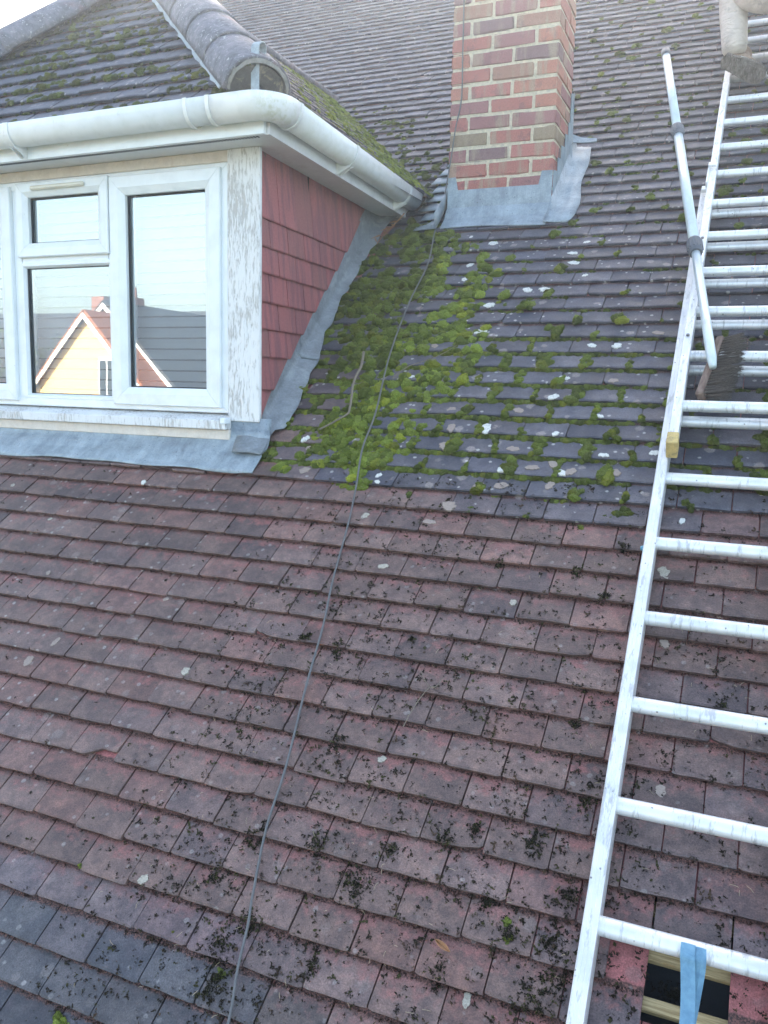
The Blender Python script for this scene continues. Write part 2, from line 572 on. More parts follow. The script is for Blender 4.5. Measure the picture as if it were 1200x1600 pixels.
def obj(name, verts, faces, mat, parent=None, smooth=False, loc=None, attrs=None):
    """one mesh object; verts in world coordinates, origin put at loc (or the centre)"""
    V = np.asarray(verts, float).reshape(-1, 3)
    if loc is None:
        loc = (V.min(0) + V.max(0)) / 2
    me = bpy.data.meshes.new(name)
    me.from_pydata((V - np.asarray(loc, float)).tolist(), [], [tuple(f) for f in faces])
    if attrs:
        for k, a in attrs.items():
            at = me.color_attributes.new(k, 'FLOAT_COLOR', 'POINT')
            at.data.foreach_set('color', np.asarray(a, np.float32).ravel())
    if smooth:
        me.polygons.foreach_set('use_smooth', [True] * len(me.polygons))
    me.update()
    me.materials.append(M[mat] if isinstance(mat, str) else mat)
    o = bpy.data.objects.new(name, me)
    COL.objects.link(o)
    place(o, loc, parent)
    return o


def bigobj(name, V, F, mat, parent=None, attrs=None, smooth=False):
    """fast path: F is an (n,3) or (n,4) index array"""
    V = np.asarray(V, np.float32)
    F = np.asarray(F, np.int32)
    me = bpy.data.meshes.new(name)
    me.vertices.add(len(V))
    loc = V.mean(0)
    me.vertices.foreach_set('co', (V - loc).ravel())
    n, k = F.shape
    me.loops.add(n * k)
    me.loops.foreach_set('vertex_index', F.ravel())
    me.polygons.add(n)
    me.polygons.foreach_set('loop_start', np.arange(0, n * k, k, dtype=np.int32))
    me.polygons.foreach_set('use_smooth', np.full(n, smooth))
    if attrs:
        for kk, a in attrs.items():
            at = me.color_attributes.new(kk, 'FLOAT_COLOR', 'POINT')
            at.data.foreach_set('color', np.asarray(a, np.float32).ravel())
    me.update(calc_edges=True)
    me.materials.append(M[mat])
    o = bpy.data.objects.new(name, me)
    COL.objects.link(o)
    place(o, [float(x) for x in loc], parent)
    return o


class MB:
    """collects boxes, tubes and sheets into one mesh"""

    def __init__(s):
        s.v = []
        s.f = []

    def add(s, verts, faces):
        b = len(s.v)
        s.v += [Vector(x) for x in verts]
        s.f += [tuple(i + b for i in f) for f in faces]
        return s

    def box(s, a, b, M4=None):
        x0, y0, z0 = a
        x1, y1, z1 = b
        vs = [(x0, y0, z0), (x1, y0, z0), (x1, y1, z0), (x0, y1, z0), (x0, y0, z1), (x1, y0, z1), (x1, y1, z1), (x0, y1, z1)]
        if M4 is not None:
            vs = [M4 @ Vector(q) for q in vs]
        return s.add(vs, [(3, 2, 1, 0), (4, 5, 6, 7), (0, 1, 5, 4), (1, 2, 6, 5), (2, 3, 7, 6), (3, 0, 4, 7)])

    def bbox(s, a, b, c=0.003, M4=None):
        """box with chamfered edges"""
        bm = bmesh.new()
        bmesh.ops.create_cube(bm, size=1)
        for q in bm.verts:
            q.co = Vector([a[i] + (b[i] - a[i]) * (q.co[i] + 0.5) for i in range(3)])
        bmesh.ops.bevel(bm, geom=bm.edges[:], offset=c, segments=1, affect='EDGES')
        bm.verts.index_update()
        vs = [(M4 @ q.co if M4 is not None else q.co.copy()) for q in bm.verts]
        fs = [[q.index for q in f.verts] for f in bm.faces]
        bm.free()
        return s.add(vs, fs)

    def tube(s, pts, r, n=8, caps=True, flat=None):
        pts = [Vector(p) for p in pts]
        rs = r if isinstance(r, (list, tuple)) else [r] * len(pts)
        prev = None
        base = len(s.v)
        for i, p in enumerate(pts):
            t = (pts[min(i + 1, len(pts) - 1)] - pts[max(i - 1, 0)]).normalized()
            if prev is None:
                a = t.orthogonal().normalized()
            else:
                a = (prev - t * prev.dot(t)).normalized()
            prev = a
            b = t.cross(a)
            for j in range(n):
                an = 2 * math.pi * j / n
                s.v.append(p + (a * math.cos(an) + b * math.sin(an)) * rs[i])
        for i in range(len(pts) - 1):
            for j in range(n):
                q = base + i * n
                s.f.append((q + j, q + (j + 1) % n, q + n + (j + 1) % n, q + n + j))
        if caps:
            s.f.append(tuple(base + j for j in range(n))[::-1])
            s.f.append(tuple(base + (len(pts) - 1) * n + j for j in range(n)))
        return s

    def grid(s, rows):
        """rows: list of equal-length point lists"""
        b = len(s.v)
        m = len(rows[0])
        for r in rows:
            s.v += [Vector(p) for p in r]
        for i in range(len(rows) - 1):
            for j in range(m - 1):
                s.f.append((b + i * m + j, b + i * m + j + 1, b + (i + 1) * m + j + 1, b + (i + 1) * m + j))
        return s

    def build(s, name, mat, parent=None, smooth=False, loc=None, solid=0.0, bevel=0.0, autosmooth=False):
        o = obj(name, [tuple(q) for q in s.v], s.f, mat, parent, smooth, loc)
        if solid:
            md = o.modifiers.new('thick', 'SOLIDIFY')
            md.thickness = solid
            md.offset = 0
        if bevel:
            md = o.modifiers.new('bev', 'BEVEL')
            md.width = bevel
            md.segments = 2
            md.limit_method = 'ANGLE'
        return o


def smoothpath(pts, n=6):
    """Catmull-Rom through the points"""
    P = [Vector(p) for p in pts]
    P = [P[0] * 2 - P[1]] + P + [P[-1] * 2 - P[-2]]
    out = []
    for i in range(1, len(P) - 2):
        a, b, c, d = P[i - 1:i + 3]
        for k in range(n):
            t = k / n
            out.append(0.5 * ((2 * b) + (c - a) * t + (2 * a - 5 * b + 4 * c - d) * t * t + (3 * b - a - 3 * c + d) * t ** 3))
    out.append(P[-2])
    return out


def project(p):
    d = Vector(p) - CAMLOC
    z = d.dot(Vector(RR[2]))
    if z < 0.1:
        return None
    return (600 + 1300.385 * d.dot(Vector(RR[0])) / z, 800 + 1300.385 * d.dot(Vector(RR[1])) / z, z)


def vnoise(x, y, seed=0):
    """cheap smooth value noise"""
    xi, yi = math.floor(x), math.floor(y)
    fx, fy = x - xi, y - yi
    fx, fy = fx * fx * (3 - 2 * fx), fy * fy * (3 - 2 * fy)

    def h(a, b):
        q = math.sin(a * 127.1 + b * 311.7 + seed * 74.7) * 43758.5453
        return q - math.floor(q)
    return (h(xi, yi) * (1 - fx) + h(xi + 1, yi) * fx) * (1 - fy) + (h(xi, yi + 1) * (1 - fx) + h(xi + 1, yi + 1) * fx) * fy


def sstep(x, a, b):
    t = min(1, max(0, (x - a) / (b - a)))
    return t * t * (3 - 2 * t)


def inpoly(x, y, poly):
    c = False
    j = len(poly) - 1
    for i in range(len(poly)):
        xi, yi = poly[i]
        xj, yj = poly[j]
        if (yi > y) != (yj > y) and x < (xj - xi) * (y - yi) / (yj - yi) + xi:
            c = not c
        j = i
    return c


# ------------------------------------------------------------------ plain tiles
TL, TT = 0.262, 0.0145        # tile length and thickness
SLOPE = 0.158                 # fall of a tile's face relative to the roof plane


def tile_geo(u0, u1, r, clip=None, v0=0.0, rough=1.0, length=TL, chip=None, slope=SLOPE, gauge=G):
    """one plain tile in roof coordinates (u, v, h): nose at v0, returns verts, faces, local-v list"""
    gap = 0.0012 + 0.0016 * r.random()
    a, b = u0 + gap, u1 - gap
    tw = (r.random() - 0.5) * 0.006 * rough      # twist
    lift = (r.random() ** 2) * 0.004 * rough
    dv = (r.random() - 0.5) * 0.005 * rough - (0.010 * r.random() if rough >= 1 and r.random() < 0.05 else 0)
    sk = (r.random() - 0.5) * 0.0065 * rough
    cols = [0, 0.06, 0.34, 0.67, 0.94, 1]
    prof = [(length, 0), (gauge * 1.0, 0), (0.006, 0), (0.0, -0.003), (0.0012, -TT)]
    V, vl = [], []
    nz = [(r.random() - 0.5) * 0.0026 * rough for _ in cols]
    nz[0] += 0.0015 + 0.003 * r.random() * rough
    nz[-1] += 0.0015 + 0.003 * r.random() * rough
    for ci, c in enumerate(cols):
        u = a + (b - a) * c
        cam_ = -0.0022 * (2 * c - 1) ** 2
        for pi, (v, h) in enumerate(prof):
            vv = v + (dv + sk * (c - 0.5) + (nz[ci] if pi >= 2 else 0))
            if chip and pi >= 2:
                vv += chip(c)
            hh = h - slope * v + cam_ + (lift + tw * (c - 0.5)) * (1 - min(1, v / length))
            uu = u
            if clip:
                lo, hi = clip(v0 + vv)
                uu = min(max(u, lo), hi)
            V.append((uu, v0 + vv, hh))
            vl.append(vv / gauge)
    F = []
    m = len(prof)
    nC = len(cols)
    for ci in range(nC - 1):
        for pi in range(m - 1):
            q = ci * m + pi
            F.append((q, q + 1, q + 1 + m, q + m))
    # side walls
    for ci, flip in ((0, False), (nC - 1, True)):
        q = ci * m
        hu, hv, hh = V[q]
        V.append((hu, hv, hh - TT))
        vl.append(hv / gauge - v0 / gauge)
        f = [q, q + 1, q + 2, q + 3, q + 4, len(V) - 1]
        F.append(tuple(f[::-1] if not flip else f))
    return V, F, vl


def emit_tiles(tiles, frame, parent, n_parts, name='tile', fieldname='tile_field'):
    """tiles: list of (score, V, F, vl, tint rgba, aux(lichen,speck,_,rand)); biggest n_parts become objects"""
    order = sorted(range(len(tiles)), key=lambda i: -tiles[i][0])
    parts = set(i for i in order[:n_parts] if tiles[i][0] > 0)
    BV, BF, BT, BA = [], [], [], []
    off = 0
    R3 = np.array([[frame[i][j] for j in range(3)] for i in range(3)])
    T3 = np.array([frame[i][3] for i in range(3)])
    for i, (sc, V, F, vl, tint, aux) in enumerate(tiles):
        W = np.asarray(V) @ R3.T + T3
        n = len(V)
        ta = np.tile(np.asarray(tint, np.float32), (n, 1))
        aa = np.tile(np.asarray(aux, np.float32), (n, 1))
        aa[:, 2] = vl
        if i in parts:
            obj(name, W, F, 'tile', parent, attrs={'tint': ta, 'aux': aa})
        else:
            BV.append(W)
            BT.append(ta)
            BA.append(aa)
            for f in F:
                if len(f) == 4:
                    BF.append([q + off for q in f])
                else:
                    BF.append([f[0] + off, f[1] + off, f[2] + off, f[5] + off])
                    BF.append([f[2] + off, f[3] + off, f[4] + off, f[5] + off])
            off += n
    if BV:
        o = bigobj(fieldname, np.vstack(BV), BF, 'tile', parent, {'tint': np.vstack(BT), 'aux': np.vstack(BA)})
        o['kind'] = 'stuff'


# ------------------------------------------------------------------ dormer geometry constants
YW = 1.42            # window wall plane
XC = -1.853          # right cheek at the front corner
SKEW = -0.06         # the cheek runs back slightly to the left


def xc(y):
    return XC + SKEW * (y - YW)


XL = -3.90           # left cheek
ZS = 2.337           # soffit
EZ = 2.46            # eaves edge of dormer tiles
FY = 1.20            # front eave
FX = -1.70           # right eave
LX = -4.04           # left eave
ST = 0.81            # side slope
RX = LX + 1.064
APEX = Vector((-2.98, 2.26, 3.52))
RIDGE_Y = 3.52 / (SP / CP)
VAL_Y = EZ / (SP / CP)           # where the eave meets the main roof


def dormer_foot(u, v):
    """True where the main roof is hidden under the dormer"""
    y, z = v * CP, v * SP
    if v < 1.80 or u > xc(y) + 0.02 or u < XL - 0.02:
        return False
    top = EZ + ST * (FX - u) if u > APEX.x else EZ + 1.0 * (u - LX)
    return z < top - 0.12


# ------------------------------------------------------------------ ground
gm = MB().add([(-400, -400, -5.6), (400, -400, -5.6), (400, 400, -5.6), (-400, 400, -5.6)], [(0, 1, 2, 3)])
tag(gm.build('ground', 'grass', loc=(0, 0, -5.6)), kind='structure')

# ------------------------------------------------------------------ house: roof and walls
house = empty('house', (-1.5, 3.0, -5.6), 'house with a worn purple brown plain tile roof, mossy near the dormer', 'house')
V_EAVE, V_RIDGE, U_L, U_R = -0.95, 8.95, -6.05, 3.3
RZ, RY = V_RIDGE * SP, V_RIDGE * CP
deck = MB()
# deck under the tiles, with a hole at the slipped tile
hu0, hu1, hv0, hv1 = -0.35, 0.32, 0.02, 0.42
hd = -0.085
for (a, b, c, d) in ((U_L, hu0, V_EAVE, V_RIDGE), (hu1, U_R, V_EAVE, V_RIDGE), (hu0, hu1, V_EAVE, hv0), (hu0, hu1, hv1, V_RIDGE)):
    deck.add([RP(a, c, hd), RP(b, c, hd), RP(b, d, hd), RP(a, d, hd)], [(0, 1, 2, 3)])
roof = deck.build('tiled_roof', 'felt', house, loc=(-1.5, 3.0, 2.0))
MB().add([RP(hu0 - .1, hv0 - .1, -0.14), RP(hu1 + .1, hv0 - .1, -0.14), RP(hu1 + .1, hv1 + .1, -0.14), RP(hu0 - .1, hv1 + .1, -0.14)], [(0, 1, 2, 3)]).build('underlay', 'felt', roof)
for vb in (0.094, 0.197, 0.300, 0.403):
    MB().bbox((hu0 - 0.02, vb - 0.014, -0.078), (hu1 + 0.02, vb + 0.014, -0.052), 0.002, ROOFM).build('batten', 'batten', roof)

tiles = []
tr = random.Random(3)
DENSE = [(-1.76, 3.63), (-1.89, 3.38), (-1.88, 2.98), (-1.89, 2.68), (-1.78, 2.5), (-1.54, 2.23), (-1.62, 1.96), (-1.62, 1.77), (-1.37, 1.61), (-1.23, 1.68),
         (-1.26, 1.83), (-1.27, 1.98), (-1.22, 2.12), (-1.17, 2.26), (-1.16, 2.4), (-1.18, 2.56), (-1.13, 2.82), (-1.19, 3.04), (-1.38, 3.31), (-1.53, 3.47)]


def cleaned(u, v):
    """1 where the roof has been scraped clean of moss"""
    edge = 1.62 + 0.05 * math.sin(u * 3)
    if u < -1.7:
        edge = 1.95
    return 1 - sstep(v, edge - 0.06, edge + 0.06)


def tile_colour(u, v, r):
    cl = cleaned(u, v)
    slate = (0.106, 0.101, 0.118)
    brown = (0.180, 0.114, 0.098)
    # lower left stays slate grey
    low = (1 - sstep(v, 0.0, 0.10)) * (1 - sstep(u, -1.15, -0.55))
    rightdark = sstep(u, -0.5, 0.0) * 0.4 * (1 - sstep(v, 0.2, 1.4))
    s = max(1 - cl, low, rightdark)
    s = min(1, max(0, s + (r.random() - 0.5) * 0.24))
    if -2.05 < u < -1.6 and 1.6 < v < 2.5:
        s *= 0.45
    k = 0.80 + 0.40 * r.random()
    c = [(brown[i] * (1 - s) + slate[i] * s) * k for i in range(3)]
    if low > 0.5:
        c = [c[0] * 0.84, c[1] * 0.86, c[2] * 0.80]
    t = r.random()
    if cl > 0.5 and t < 0.16:
        c = [c[0] * 1.14, c[1] * 1.0, c[2] * 0.98]
    elif t > 0.86:
        c = [c[0] * 0.8, c[1] * 0.84, c[2] * 0.9]
    red = cl * (1 - low) * (0.45 + 0.55 * r.random()) + 0.06
    lich = 0.25 + 0.75 * (1 - cl)
    if v > 3.4:
        lich *= 0.7
    if cl > 0.5:
        lich = 0.12 + 0.35 * sstep(u, -1.2, -2.4) + 0.2 * r.random()
    speck = cl * (0.12 + 0.85 * sstep(u, -1.5, -1.0))
    return (*c, red), (lich, speck, 0, r.random())


BROKEN = {(4, -12): (lambda c: 0.030 * sstep(c, 0.42, 0.62)), (1, -13): (lambda c: 0.02 * (1 - sstep(c, 0.0, 0.3)))}
k_lo, k_hi = int(V_EAVE / G) + 1, int(V_RIDGE / G)
for k in range(k_lo, k_hi):
    ph = 0.15 if k % 2 == 0 else 0.0665
    wob = (tr.random() - 0.5) * 0.004
    for j in range(int((U_L - ph) / TW), int((U_R - ph) / TW)):
        u0 = ph + j * TW
        um, vm = u0 + TW / 2, k * G + G / 2
        if dormer_foot(um, vm + 0.02) or dormer_foot(um, k * G + 0.005) and dormer_foot(u0, vm) and dormer_foot(u0 + TW, vm):
            continue
        if -1.50 < um < -1.05 and 2.90 < vm * CP < 3.12:
            continue
        if k == 1 and abs(um + 0.017) < 0.04:
            continue
        if k in (0, 2) and -0.2 < um < 0.1:
            continue
        chip = None
        if (k, j) in BROKEN:
            chip = BROKEN[(k, j)]
        elif tr.random() < 0.03:
            s_, w_ = tr.choice((0, 1)), 0.1 + 0.12 * tr.random()
            chip = (lambda c, s_=s_, w_=w_: 0.014 * (1 - sstep(abs(c - s_), 0, w_)))
        V, F, vl = tile_geo(u0, u0 + TW, tr, None, k * G + wob, 1.0, chip=chip)
        vl = [q - 0 for q in vl]
        pr = [project(RP(*q)) for q in ((u0, k * G), (u0 + TW, k * G), (u0 + TW, k * G + G), (u0, k * G + G))]
        sc = 0
        if all(pr):
            ar = 0.5 * abs(sum(pr[a][0] * pr[(a + 1) % 4][1] - pr[(a + 1) % 4][0] * pr[a][1] for a in range(4)))
            inside = sum(1 for q in pr if -5 < q[0] < 1205 and -5 < q[1] < 1605)
            sc = ar * inside / 4
        tint, aux = tile_colour(um, vm, tr)
        tiles.append((sc, V, F, vl, tint, aux))
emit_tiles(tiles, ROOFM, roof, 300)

# back slope, verge walls and front wall close the building
bw = MB()
bw.add([(U_L, RY, RZ - 0.05), (U_R, RY, RZ - 0.05), (U_R, 2 * RY + 0.7, -0.6), (U_L, 2 * RY + 0.7, -0.6)], [(0, 1, 2, 3)])
bw.build('back_slope', 'darkroof', house)
for x in (U_L + 0.05, U_R - 0.05):
    MB().add([(x, -0.35, -5.6), (x, 2 * RY + 0.4, -5.6), (x, 2 * RY + 0.4, -0.6), (x, RY, RZ - 0.2), (x, -0.35, -0.6)], [(0, 1, 2, 3, 4)]).build('gable_wall', 'housebrick', house)
MB().box((U_L + 0.1, -0.45, -5.6), (U_R - 0.1, -0.3, -0.75)).build('front_wall', 'housebrick', house)
# ridge capping
rc = MB()
for i in range(int((U_R - U_L) / 0.3)):
    x0 = U_L + i * 0.3
    rows = []
    for x in (x0, x0 + 0.296):
        rows.append([(x, RY + 0.13 * math.cos(a), RZ - 0.06 + 0.13 * math.sin(a)) for a in np.linspace(0, math.pi, 9)])
    rc.grid(rows)
rc.build('ridge_capping', 'ridge', roof, solid=0.012)
# eaves gutter of the house
eg = MB()
ye, ze = V_EAVE * CP - 0.05, V_EAVE * SP - 0.05
eg.grid([[(x, ye + 0.06 * math.cos(a), ze + 0.06 * math.sin(a)) for a in np.linspace(math.pi, 2 * math.pi, 9)] for x in (U_L, U_R)])
eg.build('gutter', 'upvc', house, solid=0.004)

# ------------------------------------------------------------------ dormer
dorm = empty('dormer', (-2.9, YW, 1.2), 'hipped roof dormer with white window, red hung tile cheek and white gutter', 'dormer')
# ----- tiled slopes: frames with u along the eave and v up the slope


def slope_frame(origin, udir, vdir):
    u = Vector(udir).normalized()
    v = Vector(vdir).normalized()
    n = u.cross(v).normalized()
    return Matrix(((u.x, v.x, n.x, origin[0]), (u.y, v.y, n.y, origin[1]), (u.z, v.z, n.z, origin[2]), (0, 0, 0, 1)))


def slope_tiles(frame, length_fn, vmax, rs, moss_, parts, parent, gauge=G, dark=1.0):
    out = []
    rows = int(vmax / gauge) + 1
    for k in range(rows):
        ph = TW / 2 if k % 2 else 0
        lo0, hi0 = length_fn(k * gauge)
        for j in range(int((lo0 - 0.2 - ph) / TW) - 1, int((hi0 + 0.2 - ph) / TW) + 1):
            u0 = ph + j * TW
            if u0 + TW < lo0 or u0 > hi0:
                continue
            if hi0 - lo0 < 0.05:
                continue
            V, F, vl = tile_geo(u0, u0 + TW, rs, length_fn, k * gauge, 1.0, min(TL, max(0.13, vmax - k * gauge)))
            d = (0.88 + 0.24 * rs.random()) * dark
            c = [0.080 * d, 0.085 * d, 0.108 * d]
            p = project(frame @ Vector((u0 + TW / 2, k * gauge + 0.05, 0)))
            sc = 1.0 / p[2] if p and p[0] > -30 and p[1] > -30 else 0
            out.append((sc, V, F, vl, (*c, 0.05), (0.55, 0.15, 0, rs.random())))
    emit_tiles(out, frame, parent, parts)


S2 = math.sqrt(2)
front_len = (APEX.y - FY) * S2
FR = slope_frame((FX, FY, EZ), (1, 0, 0), (0, 1, 1))
fs = MB().add([(FX, FY + .02, EZ - 0.06), (LX, FY + .02, EZ - 0.06), (APEX.x, APEX.y, APEX.z - 0.08)], [(0, 2, 1)]).build('front_slope', 'felt', dorm)


def front_rng(v):
    t = v / S2
    s = (APEX.x - FX) / (APEX.y - FY)
    return (LX - FX + t * (APEX.x - LX) / (APEX.y - FY), s * t)


slope_tiles(FR, front_rng, front_len, random.Random(5), None, 230, fs)
# right side slope: u runs towards the front (-Y), v up to the left
SL = math.hypot(1, ST)
SR = slope_frame((FX, FY, EZ), (0, 1, 0), (-1 / SL, 0, ST / SL))
side_len = (FX - APEX.x) * SL


def side_rng(v):
    x = v / SL                      # distance in from the eave
    y_hip = x * (APEX.y - FY) / (FX - APEX.x)
    z = EZ + ST * x
    y_val = z * CP / SP - FY
    return (y_hip, y_val + 0.06)


ss = MB().add([(FX, FY, EZ - 0.06), (APEX.x, APEX.y, APEX.z - 0.08), (APEX.x, RIDGE_Y, APEX.z - 0.08), (FX, VAL_Y, EZ - 0.06)], [(0, 1, 2, 3)]).build('side_slope', 'felt', dorm)
slope_tiles(SR, side_rng, side_len, random.Random(6), None, 0, ss, dark=1.05)
MB().add([(LX, FY, EZ - 0.02), (LX, VAL_Y, EZ - 0.02), (APEX.x, RIDGE_Y, APEX.z - 0.02), (APEX.x, APEX.y, APEX.z - 0.02)], [(0, 1, 2, 3)]).build('left_slope', 'darkroof', dorm)


def ridge_run(p0, p1, up, rad, ln, parent, start_cap=False, seed=1, name='ridge_tile'):
    d = (p1 - p0)
    L = d.length
    d.normalize()
    side = d.cross(up).normalized()
    upn = side.cross(d).normalized()
    r = random.Random(seed)
    n = int(L / ln) + 1
    for i in range(n):
        a, b = i * ln, min(L, i * ln + ln + 0.02)
        mb = MB()
        rows = []
        tilt = 0.007
        for s, k in ((a, 1.0), (a + 0.006, 1.02), ((a + b) / 2, 1.0), (b, 0.97)):
            row = []
            for an in np.linspace(-0.12, math.pi + 0.12, 15):
                jit = (r.random() - 0.5) * 0.002
                hh = tilt * (1 - (s - a) / (b - a))
                row.append(p0 + d * s + side * math.cos(an) * (rad * k + jit) + upn * ((rad * 0.92 * k + jit) * math.sin(an) - rad * 0.42 + hh))
            rows.append(row)
        mb.grid(rows)
        o = mb.build(name, 'ridge', parent, smooth=True)
        md = o.modifiers.new('thick', 'SOLIDIFY')
        md.thickness = 0.016
        md.offset = -1
        # mortar squeezed out at the joint
        if i > 0 or start_cap:
            mm = MB()
            vs = []
            steps = 22
            ring0, ring1 = [], []
            for t in range(steps):
                an = -0.1 + (math.pi + 0.2) * t / (steps - 1)
                q = 0.008 * r.random()
                base = p0 + d * (a - 0.002)
                ring0.append(base + side * math.cos(an) * (rad * 0.99 + q) + upn * ((rad * 0.91 + q) * math.sin(an) - rad * 0.42 + 0.010))
                ring1.append(base - d * (0.004 + 0.008 * r.random()) + side * math.cos(an) * (rad * 0.95) + upn * (rad * 0.86 * math.sin(an) - rad * 0.42 + 0.008))
            mm.grid([ring0, ring1])
            mm.build('mortar_joint', 'oldmortar', parent, solid=0.006)
        if start_cap and i == 0:
            pts = [p0 + d * (a + 0.002) + side * math.cos(an) * rad * 0.96 + upn * (rad * 0.86 * math.sin(an) - rad * 0.42) for an in np.linspace(-0.1, math.pi + 0.1, 16)]
            ctr = p0 + d * (a - 0.004) - upn * rad * 0.1
            mb = MB().add(pts + [ctr], [(t, t + 1, 16) for t in range(15)] + [(15, 0, 16)])
            mb.build('mortar_plug', 'plug', parent)


hipR = empty('right_hip', (FX, FY, EZ), parent=dorm)
hd_ = (APEX - Vector((FX, FY, EZ))).normalized()
ridge_run(Vector((FX, FY, EZ)) + hd_ * 0.055 + Vector((0, 0, 0.018)), APEX + Vector((0, 0, 0.03)), Vector((0, 0, 1)), 0.113, 0.33, hipR, True, 2)
hipL = empty('left_hip', (LX, FY, EZ), parent=dorm)
ridge_run(Vector((LX, FY, EZ + 0.03)), APEX + Vector((0, 0, 0.03)), Vector((0, 0, 1)), 0.105, 0.45, hipL, False, 3)
top = empty('top_ridge', tuple(APEX), parent=dorm)
MB().tube([APEX + Vector((0, 0, -0.02)), Vector((APEX.x, RIDGE_Y + 0.1, APEX.z - 0.02))], 0.03, 10).build('ridge_roll', 'ridge', top, smooth=True)
# lead strip beside the right hip
ls = MB()
hn = Vector((0, -1, 1)).normalized()
a0 = Vector((FX, FY, EZ))
rows = []
for i in range(30):
    s = 0.04 + i * 0.055
    p = a0 + hd_ * s
    wv = 0.006 * math.sin(i * 2.3) + 0.004 * math.sin(i * 5.1)
    rows.append([p + Vector((-0.125, 0, 0)) + hn * 0.035, p + Vector((-0.155 + wv, 0, 0)) + hn * (0.025 + 0.004 * math.sin(i * 1.7)), p + Vector((-0.175 + wv, 0, 0)) + hn * (0.012 + 0.004 * math.sin(i * 1.7))])
ls.grid(rows).build('lead_strip', 'lead', hipR, solid=0.004)
# hip iron
hi = MB()
ci = Vector((FX - 0.035, FY + 0.0, EZ))
cu = []
for i in range(9):
    cu.append(ci + Vector((0, 0, -0.02 + i * 0.021)))
for i in range(1, 13):
    an = i / 12 * 1.75 * math.pi
    cu.append(cu[8] + Vector((0.006 * math.sin(an), 0.024 * (1 - math.cos(an)), 0.024 * math.sin(an))))
dirw = Vector((1, 0.1, 0)).normalized() * 0.016
hi.grid([[p - dirw for p in cu], [p + dirw for p in cu]]).build('hip_iron', 'lead', hipR, solid=0.004)

# ----- soffit, fascia, gutter
GX, GY = FX + 0.012, FY + 0.026          # gutter centre lines
sf = MB()
sf.box((XL - 0.1, 1.287, ZS), (XC + 0.108, YW + 0.05, ZS + 0.012))
sf.add([(XC - 0.02, YW - 0.13, ZS + 0.001), (XC + 0.108, YW - 0.13, ZS + 0.001), (xc(3.0) + 0.108, 3.0, ZS + 0.001), (xc(3.0) - 0.02, 3.0, ZS + 0.001)], [(3, 2, 1, 0)])
sf.build('soffit', 'soffit', dorm)
vg = MB()
for i in range(150):
    x = -3.85 + i * 0.0138
    vg.box((x, 1.300, ZS - 0.0025), (x + 0.0055, 1.318, ZS - 0.0005))
vg.build('soffit_vent', 'gasket', dorm)
fa = MB()
fa.box((XL - 0.12, 1.268, ZS - 0.004), (XC + 0.112, 1.286, EZ - 0.02))
fa.build('fascia', 'upvc', dorm)
fb = MB()
x1, x2 = XC + 0.109, xc(2.98) + 0.109
fb.add([(x1, 1.288, ZS - 0.004), (x2, 2.98, ZS - 0.004), (x2, 2.98, EZ - 0.02), (x1, 1.288, EZ - 0.02),
        (x1 + 0.018, 1.288, ZS - 0.004), (x2 + 0.018, 2.98, ZS - 0.004), (x2 + 0.018, 2.98, EZ - 0.02), (x1 + 0.018, 1.288, EZ - 0.02)],
       [(0, 1, 2, 3), (7, 6, 5, 4), (0, 4, 5, 1), (3, 2, 6, 7), (1, 5, 6, 2), (0, 3, 7, 4)])
fb.build('fascia', 'soffit', dorm)
gut = empty('gutter', (GX, GY, EZ), parent=dorm)
GR, GD = 0.057, 0.080
GZ = EZ - 0.006


def gut_sweep(path, k=1.0, lip=True):
    mb = MB()
    rows = []
    for i, p in enumerate(path):
        t = (path[min(i + 1, len(path) - 1)] - path[max(i - 1, 0)])
        t.z = 0
        t.normalize()
        out = Vector((t.y, -t.x, 0))
        row = []
        for an in np.linspace(0, math.pi, 15):
            row.append(p + out * math.cos(an) * GR * k + Vector((0, 0, -(abs(math.sin(an)) ** 0.8) * GD * k)))
        if lip:
            row.insert(0, p + out * GR * (k - 0.06) + Vector((0, 0, 0.001)))
        rows.append(row)
    return mb.grid(rows)


gx_end, gy_end = GX + SKEW * (2.87 - YW), 2.87
rc_ = 0.085
pts = [Vector((XL - 0.2, GY, GZ)), Vector((GX - rc_ - 0.13, GY, GZ))]
cor = [Vector((GX - rc_ + rc_ * math.sin(a), GY + rc_ - rc_ * math.cos(a), GZ)) for a in np.linspace(0, math.pi / 2, 9)]
front_path = [pts[0], pts[0].lerp(pts[1], 0.5), pts[1]]
corner_path = [Vector((GX - rc_ - 0.15, GY, GZ))] + cor + [Vector((GX - 0.004, GY + rc_ + 0.05, GZ))]
side_path = [Vector((GX - 0.003, GY + rc_ + 0.04, GZ)), Vector(((GX + gx_end) / 2, (GY + gy_end) / 2 + .04, GZ - 0.002)), Vector((gx_end, gy_end, GZ - 0.004))]
gut_sweep(front_path).build('front_run', 'gutter', gut, smooth=True, solid=0.003)
gut_sweep(corner_path, 1.05).build('corner_piece', 'gutter', gut, smooth=True, solid=0.003)
gut_sweep(side_path).build('side_run', 'gutter', gut, smooth=True, solid=0.003)
for p, t in ((Vector((GX - rc_ - 0.15, GY, GZ)), Vector((1, 0, 0))), (Vector((GX - rc_ - 0.25, GY, GZ)), Vector((1, 0, 0))), (Vector((GX - 0.004, GY + rc_ + 0.05, GZ)), Vector((-0.06, 1, 0)))):
    gut_sweep([p - t * 0.008, p + t * 0.008], 1.1).build('union_clip', 'gutter', gut, solid=0.004)
